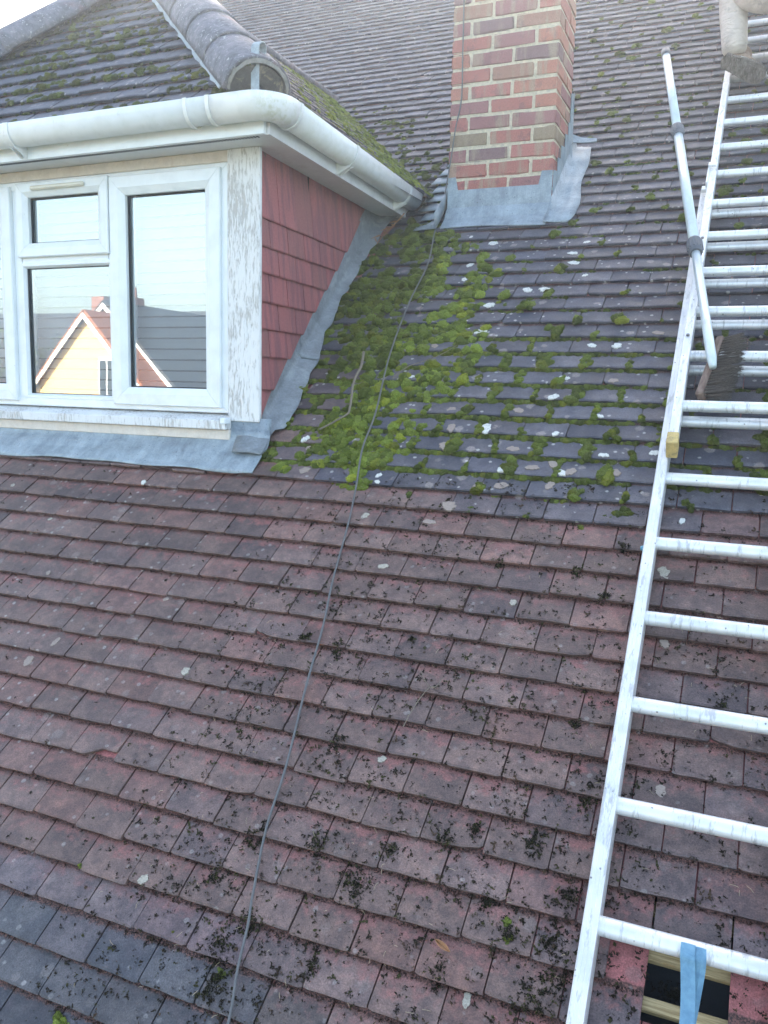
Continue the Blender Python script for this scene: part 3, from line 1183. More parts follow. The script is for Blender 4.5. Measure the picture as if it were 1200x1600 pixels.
for p, t in ((Vector((GX - 0.035, 1.93, GZ - 0.001)), Vector((-0.06, 1, 0))), (Vector((GX - 0.08, 2.68, GZ - 0.003)), Vector((-0.06, 1, 0))), (Vector((-2.93, GY, GZ)), Vector((1, 0, 0))), (Vector((-3.7, GY, GZ)), Vector((1, 0, 0)))):
    b = gut_sweep([p - t * 0.013, p + t * 0.013], 1.08)
    out = Vector((t.y, -t.x, 0)).normalized()
    for s in (-0.013,):
        q = p + t * s
        b.add([q - out * 0.062 + Vector((0, 0, -0.02)), q - out * 0.062 + Vector((0, 0, -0.118)), q - out * 0.03 + Vector((0, 0, -0.118)), q + out * 0.035 + Vector((0, 0, -0.083)), q + out * 0.0 + Vector((0, 0, -0.08))], [(0, 1, 2, 3, 4)])
        q = p + t * 0.013
        b.add([q - out * 0.062 + Vector((0, 0, -0.02)), q - out * 0.062 + Vector((0, 0, -0.118)), q - out * 0.03 + Vector((0, 0, -0.118)), q + out * 0.035 + Vector((0, 0, -0.083)), q + out * 0.0 + Vector((0, 0, -0.08))], [(4, 3, 2, 1, 0)])
    b.build('bracket', 'gutter', gut, solid=0.003)

# ----- window wall
MB().bbox((-2.003, YW - 0.004, 1.247), (XC + 0.004, YW + 0.016, ZS - 0.001), 0.003).build('corner_post', 'peel', dorm)
MB().box((-2.0, YW + 0.017, 1.2), (XC - 0.03, YW + 0.10, ZS - 0.002)).build('stud', 'oldwood', dorm)
MB().bbox((XL, YW + 0.004, 2.292), (-2.0045, YW + 0.09, ZS - 0.001), 0.003).build('head_board', 'beige', dorm)
MB().box((XL, YW + 0.02, 1.15), (XL + 0.1, YW + 0.1, ZS)).build('left_post', 'peel', dorm)
win = empty('window', (-2.95, YW, 1.28), parent=dorm)
WX0, WX1, WZ0, WZ1 = XL + 0.10, -2.0045, 1.279, 2.2915


def frame_mitred(name, x0, x1, z0, z1, w, yf, yb, mat='upvc', bev=0.006):
    """four mitred members with a chamfered inner edge"""
    mb = MB()
    o = [(x0, z0), (x1, z0), (x1, z1), (x0, z1)]
    i1 = [(x0 + w * 0.62, z0 + w * 0.62), (x1 - w * 0.62, z0 + w * 0.62), (x1 - w * 0.62, z1 - w * 0.62), (x0 + w * 0.62, z1 - w * 0.62)]
    i2 = [(x0 + w, z0 + w), (x1 - w, z0 + w), (x1 - w, z1 - w), (x0 + w, z1 - w)]
    for k in range(4):
        a, b = k, (k + 1) % 4
        dx, dz = o[b][0] - o[a][0], o[b][1] - o[a][1]
        L = math.hypot(dx, dz)
        gx, gz = dx / L * 0.0007, dz / L * 0.0007     # hairline mitre gap

        def q(p, s, y):
            return (p[0] + gx * s, y, p[1] + gz * s)
        ch = 0.004
        vs = [q(o[a], 1, yb), q(o[b], -1, yb), q(o[a], 1, yf + ch), q(o[b], -1, yf + ch)]
        oa = (o[a][0] + (i2[a][0] - o[a][0]) * ch / w, o[a][1] + (i2[a][1] - o[a][1]) * ch / w)
        ob = (o[b][0] + (i2[b][0] - o[b][0]) * ch / w, o[b][1] + (i2[b][1] - o[b][1]) * ch / w)
        vs += [q(oa, 1, yf), q(ob, -1, yf), q(i1[a], 1, yf), q(i1[b], -1, yf), q(i2[a], 1, yf + 0.014), q(i2[b], -1, yf + 0.014), q(i2[a], 1, yb), q(i2[b], -1, yb)]
        mb.add(vs, [(0, 1, 3, 2), (2, 3, 5, 4), (4, 5, 7, 6), (6, 7, 9, 8), (8, 9, 11, 10), (10, 11, 1, 0), (0, 2, 4, 6, 8, 10), (11, 9, 7, 5, 3, 1)])
    return mb.build(name, mat, win)


frame_mitred('outer_frame', WX0, WX1, WZ0, WZ1, 0.055, YW + 0.006, YW + 0.075)
for mx in (-3.165, -2.61, -3.72):
    MB().bbox((mx - 0.022, YW + 0.009, WZ0 + 0.03), (mx + 0.022, YW + 0.072, WZ1 - 0.03), 0.003).build('mullion', 'upvc', win)
MB().bbox((-3.14, YW + 0.010, 1.918), (-2.635, YW + 0.070, 1.965), 0.003).build('transom', 'upvc', win)
SASH = [(-2.606, -2.036, 1.300, 2.272, 0.078), (-3.146, -2.614, 1.955, 2.280, 0.062), (-3.700, -3.186, 1.300, 2.272, 0.078)]
panes = [(-3.118, -2.604, 1.334, 1.911)]
for (a, b, c, d, w) in SASH:
    frame_mitred('sash', a, b, c, d, w, YW - 0.012, YW + 0.05)
    panes.append((a + w, b - w, c + w, d - w))
# fixed light beads
frame_mitred('glazing_bead', -3.145, -2.606 + 0.022, 1.312, 1.932, 0.024, YW + 0.004, YW + 0.05)
for (a, b, c, d) in panes:
    MB().add([(a - 0.01, YW + 0.028, c - 0.01), (b + 0.01, YW + 0.028, c - 0.01), (b + 0.01, YW + 0.028, d + 0.01), (a - 0.01, YW + 0.028, d + 0.01)], [(0, 1, 2, 3)]).build('pane', 'glass', win)
    g = MB()
    t = 0.0055
    for (p, q, r_, s) in ((a, b, c, c + t), (a, b, d - t, d), (a, a + t, c + t, d - t), (b - t, b, c + t, d - t)):
        g.box((p, YW + 0.018, r_), (q, YW + 0.027, s))
    g.build('gasket', 'gasket', win)
    sp_ = MB()
    t2 = 0.018
    for (p, q, r_, s) in ((a, a + t2, c, d), (b - t2, b, c, d)):
        sp_.box((p, YW + 0.040, r_), (q, YW + 0.050, s))
    sp_.build('spacer_bar', 'soffit', win)
MB().bbox((-3.045, YW - 0.028, 2.243), (-2.735, YW - 0.011, 2.262), 0.006).build('trickle_vent', 'vent', win)
si = MB()
si.add([(XL, YW - 0.045, 1.212), (-1.990, YW - 0.045, 1.212), (-1.990, YW + 0.05, 1.212), (XL, YW + 0.05, 1.212),
        (XL, YW - 0.045, 1.250), (-1.990, YW - 0.045, 1.250), (-1.990, YW + 0.05, 1.280), (XL, YW + 0.05, 1.280)],
       [(3, 2, 1, 0), (4, 5, 6, 7), (0, 1, 5, 4), (1, 2, 6, 5), (2, 3, 7, 6), (3, 0, 4, 7)])
sill = si.build('sill', 'peel', dorm, bevel=0.004)
MB().bbox((-2.012, YW - 0.052, 1.236), (-1.985, YW - 0.01, 1.262), 0.003).build('sill_end_cap', 'upvc', dorm)
MB().bbox((XL, YW - 0.022, 1.168), (-1.985, YW + 0.05, 1.2115), 0.003).build('sill_board', 'beige', dorm)
# room behind
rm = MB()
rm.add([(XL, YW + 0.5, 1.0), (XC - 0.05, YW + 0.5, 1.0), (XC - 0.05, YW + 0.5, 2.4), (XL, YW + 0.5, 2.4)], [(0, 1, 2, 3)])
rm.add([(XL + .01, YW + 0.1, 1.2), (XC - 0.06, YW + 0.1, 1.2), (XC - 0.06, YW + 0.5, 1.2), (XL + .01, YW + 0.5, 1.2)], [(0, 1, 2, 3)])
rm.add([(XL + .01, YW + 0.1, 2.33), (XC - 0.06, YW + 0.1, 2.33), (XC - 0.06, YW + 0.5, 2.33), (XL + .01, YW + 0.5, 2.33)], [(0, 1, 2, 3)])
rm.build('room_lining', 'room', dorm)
# blinds
bl = empty('window_blind', (-2.9, YW + 0.11, 1.3), 'white horizontal slatted blind lowered behind the dormer window glass', 'blind')
zz = 1.315
bmesh_b = None
while zz < 2.27:
    rows = []
    for x in (XL + 0.14, -2.05):
        rows.append([(x, YW + 0.105, zz), (x, YW + 0.110, zz + 0.020), (x, YW + 0.118, zz + 0.0405)])
    if bmesh_b is None:
        bmesh_b = MB().grid(rows).build('slat', 'blind', bl, solid=0.002)
        z00 = zz
    else:
        c = bmesh_b.copy()
        COL.objects.link(c)
        c.parent = bl
        c.location = bmesh_b.location + Vector((0, 0, zz - z00))
    zz += 0.0475

# ----- right cheek with hung tiles
ck = MB()
ck.add([(xc(YW) - 0.05, YW + 0.02, 1.0), (xc(2.9) - 0.05, 2.9, 2.2), (xc(2.9) - 0.05, 2.9, ZS + .02), (xc(YW) - 0.05, YW + 0.02, ZS + .02)], [(0, 1, 2, 3)])
cheek = ck.build('cheek', 'felt', dorm)
ctop = empty
cr = random.Random(12)
sd_ = Vector((SKEW, 1, 0)).normalized()
CH = slope_frame((XC - 0.004, YW + 0.017, 0), sd_, (0, 0, 1))      # u back, v up, n outwards (+X)


def cheek_rng(z):
    return (0.0, max(0.0, (1.427 + (z - 1.285) * 1.14 - YW)))


beds = [1.262, 1.379, 1.517, 1.630, 1.740, 1.856, 1.962, 2.071]
for i, z in enumerate(beds):
    ph = 0.0 if i % 2 else -TW / 2
    nxt = beds[i + 1] if i + 1 < len(beds) else ZS
    for j in range(9):
        u0 = ph + j * TW
        lo, hi = cheek_rng(nxt + 0.02)
        if u0 > hi or u0 + TW < 0.03:
            continue
        ga = nxt - z
        V, F, vl = tile_geo(max(u0, 0.0), u0 + TW, cr, cheek_rng, z, 0.35, min(ga + 0.05, ZS - z + 0.01), None, 0.10, ga)
        W = [CH @ Vector((a, b, c + 0.004)) for a, b, c in V]
        obj('hung_tile', [tuple(q) for q in W], F, 'hung', cheek)
# left cheek
MB().add([(XL, YW + 0.02, 1.0), (XL, 2.9, 2.2), (XL, 2.9, ZS), (XL, YW + 0.02, ZS)], [(3, 2, 1, 0)]).build('left_cheek', 'hung', dorm)


# ----- lead work of the dormer
def tile_top(u, v):
    return -SLOPE * ((v / G) % 1.0) * G


lm = random.Random(9)
rows = []
nx = 60
for i in range(nx + 1):
    x = XL - 0.15 + (-1.795 - XL + 0.15) * i / nx
    wv = 0.010 * math.sin(x * 5.1) + 0.007 * math.sin(x * 13.0) + 0.004 * math.sin(x * 31)
    vb = 1.655 + 0.006 * math.sin(x * 4.0) + 0.003 * math.sin(x * 17)
    row = [(x, YW + 0.003, 1.262), (x, YW + 0.001, 1.20)]
    row.append(tuple(RP(x, 1.862 + wv * 0.4, 0.042)))
    row.append(tuple(RP(x, 1.835 + wv * 0.4, 0.018)))
    for q in range(1, 9):
        v = 1.835 + (vb - 1.835) * q / 8
        hb = 0.007 + 0.003 * math.sin(x * 9 + q) + 0.004 * math.sin(q * 1.9 + x * 3.3) * vnoise(x * 8, q * 0.7)
        row.append(tuple(RP(x, v, hb + 0.3 * tile_top(x, v))))
    rows.append(row)
MB().grid(rows).build('lead_apron', 'lead', dorm, smooth=True, solid=0.004)
# cheek flashing in two lapped lengths
OUT = [(1.70, -1.800), (1.76, -1.799), (2.0, -1.782), (2.34, -1.815), (2.6, -1.858), (2.82, -1.885), (3.19, -1.895), (3.48, -1.895), (3.80, -1.86)]


def uout(v):
    for (a, b), (c, d) in zip(OUT, OUT[1:]):
        if v <= c:
            return b + (d - b) * (v - a) / (c - a)
    return OUT[-1][1]


for (va, vb, hh) in ((1.745, 2.44, 0.008), (2.38, 3.78, 0.013)):
    rows = []
    nv = int((vb - va) / 0.03)
    for i in range(nv + 1):
        v = va + (vb - va) * i / nv
        y = v * CP
        cx = xc(max(y, YW)) - 0.016
        wig = 0.006 * math.sin(v * 19) + 0.004 * math.sin(v * 43)
        if v < 1.90:     # tongue at the foot lies out over the apron corner
            t = sstep(v, 1.90, 1.76)
            inner = -1.93 + 0.03 * math.sin(v * 9)
            row = [tuple(RP(inner, v, 0.024)), tuple(RP(inner * .7 + uout(v) * .3, v, 0.026)), tuple(RP(inner * .35 + uout(v) * .65, v, 0.025 + 0.004 * math.sin(v * 30))), tuple(RP(uout(v) + wig, v, 0.020))]
        else:
            ht = 0.03 + 0.11 * sstep(v, 1.92, 2.06)
            row = [tuple(RP(cx, v, ht)), tuple(RP(cx + 0.002, v, 0.026 + 0.2 * (ht - 0.03))), tuple(RP(cx + 0.012, v, hh + 0.012)), tuple(RP(uout(v) + 0.016 + wig, v, hh + 0.3 * tile_top(0, v) + 0.004 * math.sin(v * 25)))]
        rows.append(row)
    MB().grid(rows).build('cheek_flashing', 'darklead', dorm, smooth=True, solid=0.004)

# ------------------------------------------------------------------ chimney
CX0, CX1, CY0, CY1 = -1.558, -0.997, 2.83, 3.192
chim = empty('chimney', (-1.28, 3.0, 2.3), 'square red brick chimney stack with pale mortar and grey lead flashing', 'chimney')
core = MB().box((CX0 + 0.005, CY0 + 0.005, 2.1), (CX1 - 0.005, CY1 - 0.005, 4.35))
core.build('mortar', 'mortar', chim)
BH, BJ = 0.0778, 0.0105
brick_cache = {}
br = random.Random(21)


def brick(x0, x1, y0, y1, z0):
    sx, sy = round(x1 - x0, 3), round(y1 - y0, 3)
    key = (sx, sy, br.randrange(4))
    if key not in brick_cache:
        bm = bmesh.new()
        bmesh.ops.create_cube(bm, size=1)
        for q in bm.verts:
            q.co = Vector((q.co.x * sx, q.co.y * sy, q.co.z * (BH - BJ)))
        bmesh.ops.bevel(bm, geom=bm.edges[:], offset=0.005, segments=2, affect='EDGES')
        for q in bm.verts:
            q.co += Vector([(br.random() - 0.5) * 0.0055 for _ in range(3)])
        me = bpy.data.meshes.new('brick')
        bm.to_mesh(me)
        bm.free()
        me.materials.append(M['brick'])
        brick_cache[key] = me
    o = bpy.data.objects.new('brick', brick_cache[key])
    COL.objects.link(o)
    place(o, ((x0 + x1) / 2, (y0 + y1) / 2 + (br.random() - 0.5) * 0.002, z0 + (BH - BJ) / 2), chim)


row = 0
z = 2.58 - 4 * BH + BJ / 2
while z < 4.3:
    jl, J = 0.215, BJ
    if row % 2 == 0:      # stretcher meets the front right corner
        brick(CX0, -1.456 - J / 2, CY0, CY0 + 0.215, z)
        brick(-1.456 + J / 2, -1.229 - J / 2, CY0, CY0 + 0.102, z)
        brick(-1.229 + J / 2, CX1, CY0, CY0 + 0.102, z)
        brick(CX1 - 0.102, CX1, CY0 + 0.1125, CY1, z)
        brick(CX0, CX0 + 0.215, CY1 - 0.102, CY1, z)
        brick(CX0 + 0.226, CX1 - 0.113, CY1 - 0.102, CY1, z)
    else:
        brick(CX0, -1.343 - J / 2, CY0, CY0 + 0.102, z)
        brick(-1.343 + J / 2, -1.114 - J / 2, CY0, CY0 + 0.102, z)
        brick(-1.114 + J / 2, CX1, CY0, CY0 + 0.225, z)
        brick(CX1 - 0.215, CX1, CY0 + 0.2355, CY1, z)
        brick(CX0, CX0 + 0.102, CY0 + 0.1125, CY1, z)
        brick(CX0 + 0.113, CX1 - 0.226, CY1 - 0.102, CY1, z)
    row += 1
    z += BH
MB().bbox((CX0 - 0.04, CY0 - 0.04, z - 0.003), (CX1 + 0.04, CY1 + 0.04, z + 0.06), 0.01).build('cap_slab', 'oldmortar', chim)
for x in (-1.42, -1.14):
    MB().tube([(x, 3.01, z + 0.05), (x, 3.01, z + 0.35)], [0.09, 0.075], 16).build('pot', 'redroof', chim)
# front apron
rows = []
for i in range(41):
    x = CX0 + 0.004 + (CX1 - CX0 - 0.004) * i / 40
    wv = 0.006 * math.sin(x * 15) + 0.003 * math.sin(x * 47)
    zt = 2.446 + (0.066 if (x < -1.503 or x > -1.058) else 0.0)
    row_ = [(x, CY0 - 0.007, zt), (x, CY0 - 0.010, 2.40), (x, CY0 - 0.012 + wv * 0.3, 2.355), tuple(RP(x, 3.625 + wv * 0.5, 0.020)), tuple(RP(x, 3.605, 0.009)), tuple(RP(x, 3.56, 0.006 + wv * 0.4)), tuple(RP(x, 3.515 + 0.012 * math.sin(x * 8), 0.004))]
    rows.append(row_)
MB().grid(rows).build('lead_apron', 'lead', chim, smooth=False, solid=0.004)
# right hand flashing: strip on the tiles and steps up the brick side
rows = []
for i in range(27):
    v = 3.515 + (4.33 - 3.515) * i / 26
    uo = -0.865 - 0.035 * sstep(v, 3.6, 4.3) + 0.008 * math.sin(v * 14) - 0.02 * (1 - sstep(v, 3.515, 3.56))
    wv = 0.004 * math.sin(v * 23)
    row_ = [tuple(RP(CX1 - 0.012 if v < 3.62 else CX1 + 0.006, v, 0.012 if v < 3.62 else 0.06 + 0.0 * v)), tuple(RP(CX1 + 0.012, v, 0.014 + wv)), tuple(RP((CX1 + uo) / 2, v, 0.010 + wv)), tuple(RP(uo, v, 0.006 + 0.3 * tile_top(0, v)))]
    rows.append(row_)
MB().grid(rows).build('side_flashing', 'lead', chim, smooth=True, solid=0.004)
st = MB()
for i in range(5):
    y0 = CY0 - 0.006 + i * 0.075
    y1 = y0 + 0.082
    za, zb = y0 * SP / CP + 0.02, y1 * SP / CP + 0.02
    zt = 2.512 + i * BH
    xx = CX1 + 0.005 + 0.0015 * (i % 2)
    st.add([(xx, y0, za), (xx, y1, zb), (xx, y1, zt + 0.012), (xx, y0, zt)], [(0, 1, 2, 3)])
st.build('step_flashing', 'lead', chim, solid=0.003)
# back corner piece sticking out
MB().grid([[tuple(RP(CX1 - 0.01, 4.25, 0.075)), tuple(RP(-0.94, 4.26, 0.062)), tuple(RP(-0.865, 4.275, 0.055))],
           [tuple(RP(CX1 - 0.01, 4.30, 0.100)), tuple(RP(-0.95, 4.30, 0.072)), tuple(RP(-0.87, 4.305, 0.058))]]).build('back_flashing', 'lead', chim, solid=0.006)
MB().grid([[(CX1 + 0.004, CY1 - 0.03, 2.66), (CX1 + 0.012, CY1 + 0.015, 2.66)], [(CX1 + 0.004, CY1 - 0.03, 2.98), (CX1 + 0.010, CY1 + 0.012, 2.99)]]).build('back_flashing', 'lead', chim, solid=0.004)
# left soakers, one to a course
for i in range(8):
    v = 3.50 + i * G
    MB().grid([[tuple(RP(-1.735 + 0.02 * math.sin(i * 2.1) + 0.012 * max(0, 3 - i), v + dv_, 0.010 - SLOPE * dv_)), tuple(RP(-1.64, v + dv_, 0.013 - SLOPE * dv_)), tuple(RP(CX0 - 0.012, v + dv_, 0.018)), tuple(RP(CX0 - 0.004, v + dv_, 0.10))] for dv_ in (0.0, 0.06, 0.13)]).build('soaker', 'lead', chim, smooth=True, solid=0.003)

# ------------------------------------------------------------------ lichen patches (thin crusts on the tiles)
WHITE = [(-1.65, 1.87, 13), (-1.11, 2.82, 15), (-1.1, 2.62, 17), (-1.36, 3.43, 9), (-1.23, 3.37, 16), (-0.81, 3.24, 13), (-0.79, 3.16, 15), (-0.76, 3.33, 9), (-0.88, 2.94, 17), (-0.96, 2.94, 15),
         (-0.60, 2.52, 11), (-0.5, 2.52, 13), (-0.69, 2.18, 13), (-0.68, 2.31, 9), (-1.17, 1.99, 9), (-1.26, 1.70, 9), (-1.25, 1.66, 7), (-0.91, 1.97, 20), (-1.32, 2.29, 9), (-0.19, 1.37, 20), (-1.09, 1.27, 13), (-1.24, 1.49, 14),
         (-0.5, 2.08, 9), (-0.16, 1.59, 8), (-1.39, 0.12, 13), (-1.61, 0.75, 13), (-0.62, 1.19, 10), (-1.29, 3.04, 12), (-0.66, 2.3, 8), (-0.79, 1.77, 14), (-0.58, 1.77, 12), (-0.64, 1.96, 9), (-1.30, 3.19, 13), (-0.45, 1.86, 10),
         (-0.28, 1.9, 12), (-0.72, 3.05, 9), (-2.28, 1.55, 9), (-2.95, 1.48, 10), (-2.62, 1.32, 8), (-0.86, 0.60, 10), (-0.47, 0.10, 12)]
TAN = [(-0.62, 1.82, 15), (-0.94, 1.55, 17), (-0.99, 1.49, 15), (-1.05, 1.86, 15), (-0.78, 1.69, 15), (-0.61, 1.71, 13), (-1.05, 1.97, 15), (-1.08, 2.09, 12), (-0.78, 1.88, 13), (-0.48, 2.29, 12), (-0.69, 1.79, 12),
       (-0.12, 0.67, 14), (-0.16, 1.12, 13), (-2.24, 0.68, 18), (-2.18, 0.77, 15), (-1.28, 2.51, 12), (-0.81, 2.1, 13), (-0.55, 1.78, 14), (-0.40, 1.79, 13), (-0.86, 1.68, 13), (-1.02, 2.30, 11), (-1.62, 1.83, 9), (-1.58, 1.70, 14), (-0.35, 2.6, 12), (-2.42, 1.05, 10), (-1.85, 1.02, 9)]
lr = random.Random(31)
for lst, mt in ((WHITE, 'lichen'), (TAN, 'lichentan')):
    for (u, v, s) in lst:
        s = s / 1000.0 * 1.75
        # keep clear of the step: lie on the face of the course
        fr = (v / G) % 1.0
        fr = min(max(fr, s * 0.8 / G), 0.94 - s * 0.5 / G)
        v = (math.floor(v / G) + fr) * G
        n = 30
        if v < 1.5:
            s *= 0.75
        s = min(s, 0.031)
        ph = lr.random() * 6
        vs = [tuple(RP(u, v, tile_top(u, v) + 0.0036))]
        el = 0.75 + 0.5 * lr.random()
        rim, low = [], []
        for i in range(n):
            a = 2 * math.pi * i / n
            r_ = s * (0.80 + 0.16 * math.sin(2 * a + ph) + 0.07 * math.sin(5 * a + ph * 2) + 0.22 * (lr.random() - 0.5))
            uu, v2 = u + r_ * math.cos(a) * el, v + r_ * math.sin(a) / (0.5 + 0.5 * el)
            hh = -SLOPE * (v2 - math.floor(v / G) * G)
            rim.append(tuple(RP(uu, v2, hh + 0.0032)))
            low.append(tuple(RP(u + (uu - u) * 1.06, v + (v2 - v) * 1.06, hh - 0.002)))
        vs += rim + low
        F = [(0, 1 + i, 1 + (i + 1) % n) for i in range(n)] + [(1 + i, 1 + n + i, 1 + n + (i + 1) % n, 1 + (i + 1) % n) for i in range(n)]
        obj('lichen_patch', vs, F, 'lichenpale' if (v < 1.55 and mt == 'lichen') else mt, roof)

# ------------------------------------------------------------------ moss
ms = np.random.default_rng(5)


def clump_variant(seed):
    r = np.random.default_rng(seed)
    V, F = [], []
    rings, segs = 5, 11
    ph = r.random(4) * 6

    def rad(a, e):
        return 1 + 0.20 * math.sin(2 * a + ph[0]) + 0.14 * math.sin(3 * a + ph[1] + 2 * e) + 0.10 * math.sin(7 * a + ph[2] + 5 * e)
    for i in range(rings):
        e = i / rings * math.pi / 2 - 0.12
        for j in range(segs):
            a = 2 * math.pi * (j + 0.5 * (i % 2)) / segs
            q = rad(a, e) * (1 + 0.10 * (r.random() - 0.5))
            V.append((q * math.cos(e) * math.cos(a), q * math.cos(e) * math.sin(a), 0.78 * math.sin(e) * (1 + 0.2 * (r.random() - 0.5))))
    V.append((0, 0, 0.76))
    for i in range(rings - 1):
        for j in range(segs):
            a, b = i * segs + j, i * segs + (j + 1) % segs
            F.append((a, b, b + segs))
            F.append((a, b + segs, a + segs))
    for j in range(segs):
        F.append(((rings - 1) * segs + j, (rings - 1) * segs + (j + 1) % segs, rings * segs))
    # leafy tips standing off the cushion
    for _ in range(190):
        e = math.asin(r.random() ** 0.9 * 0.98)
        a = r.random() * 2 * math.pi
        q = rad(a, e)
        d = np.array((math.cos(e) * math.cos(a), math.cos(e) * math.sin(a), math.sin(e)))
        p = d * q * np.array((1, 1, 0.78)) * 0.96
        t = np.cross(d, r.normal(size=3))
        t /= np.linalg.norm(t) + 1e-9
        l, w_ = 0.05 + 0.10 * r.random(), 0.045 + 0.05 * r.random()
        out = d * l + t * 0.1 * (r.random() - 0.5) + np.cross(d, t) * 0.16 * (r.random() - 0.5)
        b = len(V)
        V += [tuple(p - t * w_), tuple(p + t * w_), tuple(p + out)]
        F.append((b, b + 1, b + 2))
    return np.array(V, np.float32), np.array(F, np.int32)


CLUMPS = [clump_variant(100 + i) for i in range(8)]


def flake_variant(seed):
    """a crumb of torn dry moss: a knot of short bent fibres"""
    r = np.random.default_rng(seed)
    V, F = [], []
    for _ in range(7):
        p = r.normal(size=3) * np.array((0.45, 0.45, 0.12)) + np.array((0, 0, 0.25))
        d = r.normal(size=3) * np.array((1, 1, 0.5))
        d /= np.linalg.norm(d)
        t = np.cross(d, r.normal(size=3))
        t /= np.linalg.norm(t)
        l = 0.5 + 0.6 * r.random()
        m = p + d * l * 0.5 + r.normal(size=3) * 0.12
        e = p + d * l
        w_ = 0.16 + 0.20 * r.random()
        b = len(V)
        V += [tuple(p - t * w_ * .6), tuple(p + t * w_ * .6), tuple(m - t * w_), tuple(m + t * w_), tuple(e)]
        F += [(b, b + 1, b + 3), (b, b + 3, b + 2), (b + 2, b + 3, b + 4)]
    return np.array(V, np.float32), np.array(F, np.int32)


FLAKES = [flake_variant(300 + i) for i in range(10)]


LEAFV = (0.55 + 1.0 * np.random.default_rng(77).random(400) ** 1.3).astype(np.float32)
LEAFV[:19] = 0.6


def scatter(name, items, variants, mat, label, cat, frame=ROOFM):
    """items: (u, v, h, radius, height factor, (r,g,b)) in the frame's coordinates"""
    Vs, Fs, Ts = [], [], []
    off = 0
    R3 = np.array([[frame[i][j] for j in range(3)] for i in range(3)], np.float32)
    T3 = np.array([frame[i][3] for i in range(3)], np.float32)
    for (u, v, h, r, hf, c) in items:
        V, F = variants[ms.integers(len(variants))]
        a = ms.random() * 6.283
        ca, sa = math.cos(a), math.sin(a)
        s1, s2 = r * (0.85 + 0.3 * ms.random()), r * (0.85 + 0.3 * ms.random())
        X = np.empty_like(V)
        X[:, 0] = (V[:, 0] * ca - V[:, 1] * sa) * s1 + u
        X[:, 1] = (V[:, 0] * sa + V[:, 1] * ca) * s2 + v
        X[:, 2] = V[:, 2] * r * hf + h
        Vs.append(X @ R3.T + T3)
        Fs.append(F + off)
        off += len(V)
        t = np.ones((len(V), 4), np.float32)
        t[:, :3] = c
        if len(V) > 100:
            t[:, :3] *= np.repeat(LEAFV[:(len(V) + 2) // 3], 3)[:len(V), None]
        Ts.append(t)
    if not Vs:
        return
    o = bigobj(name, np.vstack(Vs), np.vstack(Fs), mat, None, {'tint': np.vstack(Ts)})
    tag(o, label, cat, kind='stuff')
    return o


def moss_col(bright):
    """bright 0 olive-brown .. 1 fresh green"""
    a = np.array((0.070, 0.078, 0.030))
    b = np.array((0.255, 0.325, 0.058))
    k = 0.55 + 0.8 * ms.random()
    c = (a + (b - a) * bright) * k
    if ms.random() < 0.2:
        c = c * np.array((1.25, 1.1, 0.8))
    return tuple(c)


def top_h(v):
    return tile_top(0, v)


green = []
for _ in range(5200):      # cushions filling the valley beside the cheek
    u, v = ms.uniform(-1.92, -1.02), ms.uniform(1.58, 3.66)
    inside = inpoly(u + 0.03 * math.sin(v * 40), v + 0.03 * math.sin(u * 37), DENSE)
    near_ = inpoly(u - 0.10, v, DENSE)
    if not inside and not (near_ and ms.random() < 0.45):
        continue
    nz = vnoise(u * 9, v * 7, 3) * 0.55 + vnoise(u * 27, v * 23, 5) * 0.45
    fr = (v / G) % 1.0
    atnose = max(sstep(fr, 0.35, 0.0), sstep(fr, 0.75, 1.0))     # moss roots along the laps first
    valley = sstep(u, -1.35, -1.65)
    if nz < 0.60 - 0.13 * atnose - 0.13 * valley * sstep(v, 2.2, 2.6) - 0.03:
        continue
    r = ms.uniform(0.008, 0.017) + (ms.uniform(0.004, 0.016) if ms.random() < 0.35 else 0)
    br_ = (0.30 + 0.35 * ms.random()) if (valley > 0.4 and v > 2.3) else (0.6 + 0.5 * ms.random())  # shadow of the valley top put into the moss colour as a duller green
    green.append((u, v, top_h(v) - 0.002, r, 1.0, moss_col(br_)))
for (u, v, r) in ((-1.80, 2.19, .030), (-1.765, 2.165, .026), (-1.72, 2.12, .026), (-1.63, 2.24, .030), (-1.635, 2.33, .022), (-1.70, 1.71, .030), (-1.66, 1.69, .026), (-1.68, 1.735, .022), (-1.61, 2.2, .016)):
    for _ in range(7):
        green.append((u + ms.normal() * r * .45, v + ms.normal() * r * .45, top_h(v), r * ms.uniform(.35, .7), 0.9, moss_col(0.8)))


def dens(u, v):
    """how mossy the course lines are"""
    if v < 1.62:
        return 0.0
    band = sstep(v, 1.63, 1.70) * (1 - sstep(v, 2.25, 3.1))
    left = 1 - sstep(u, -0.8, -0.1) * 0.45
    d = band * left * 1.15
    up = sstep(v, 2.2, 2.7) * (1 - sstep(v, 5.2, 7.5)) * 0.30
    return max(d, up)


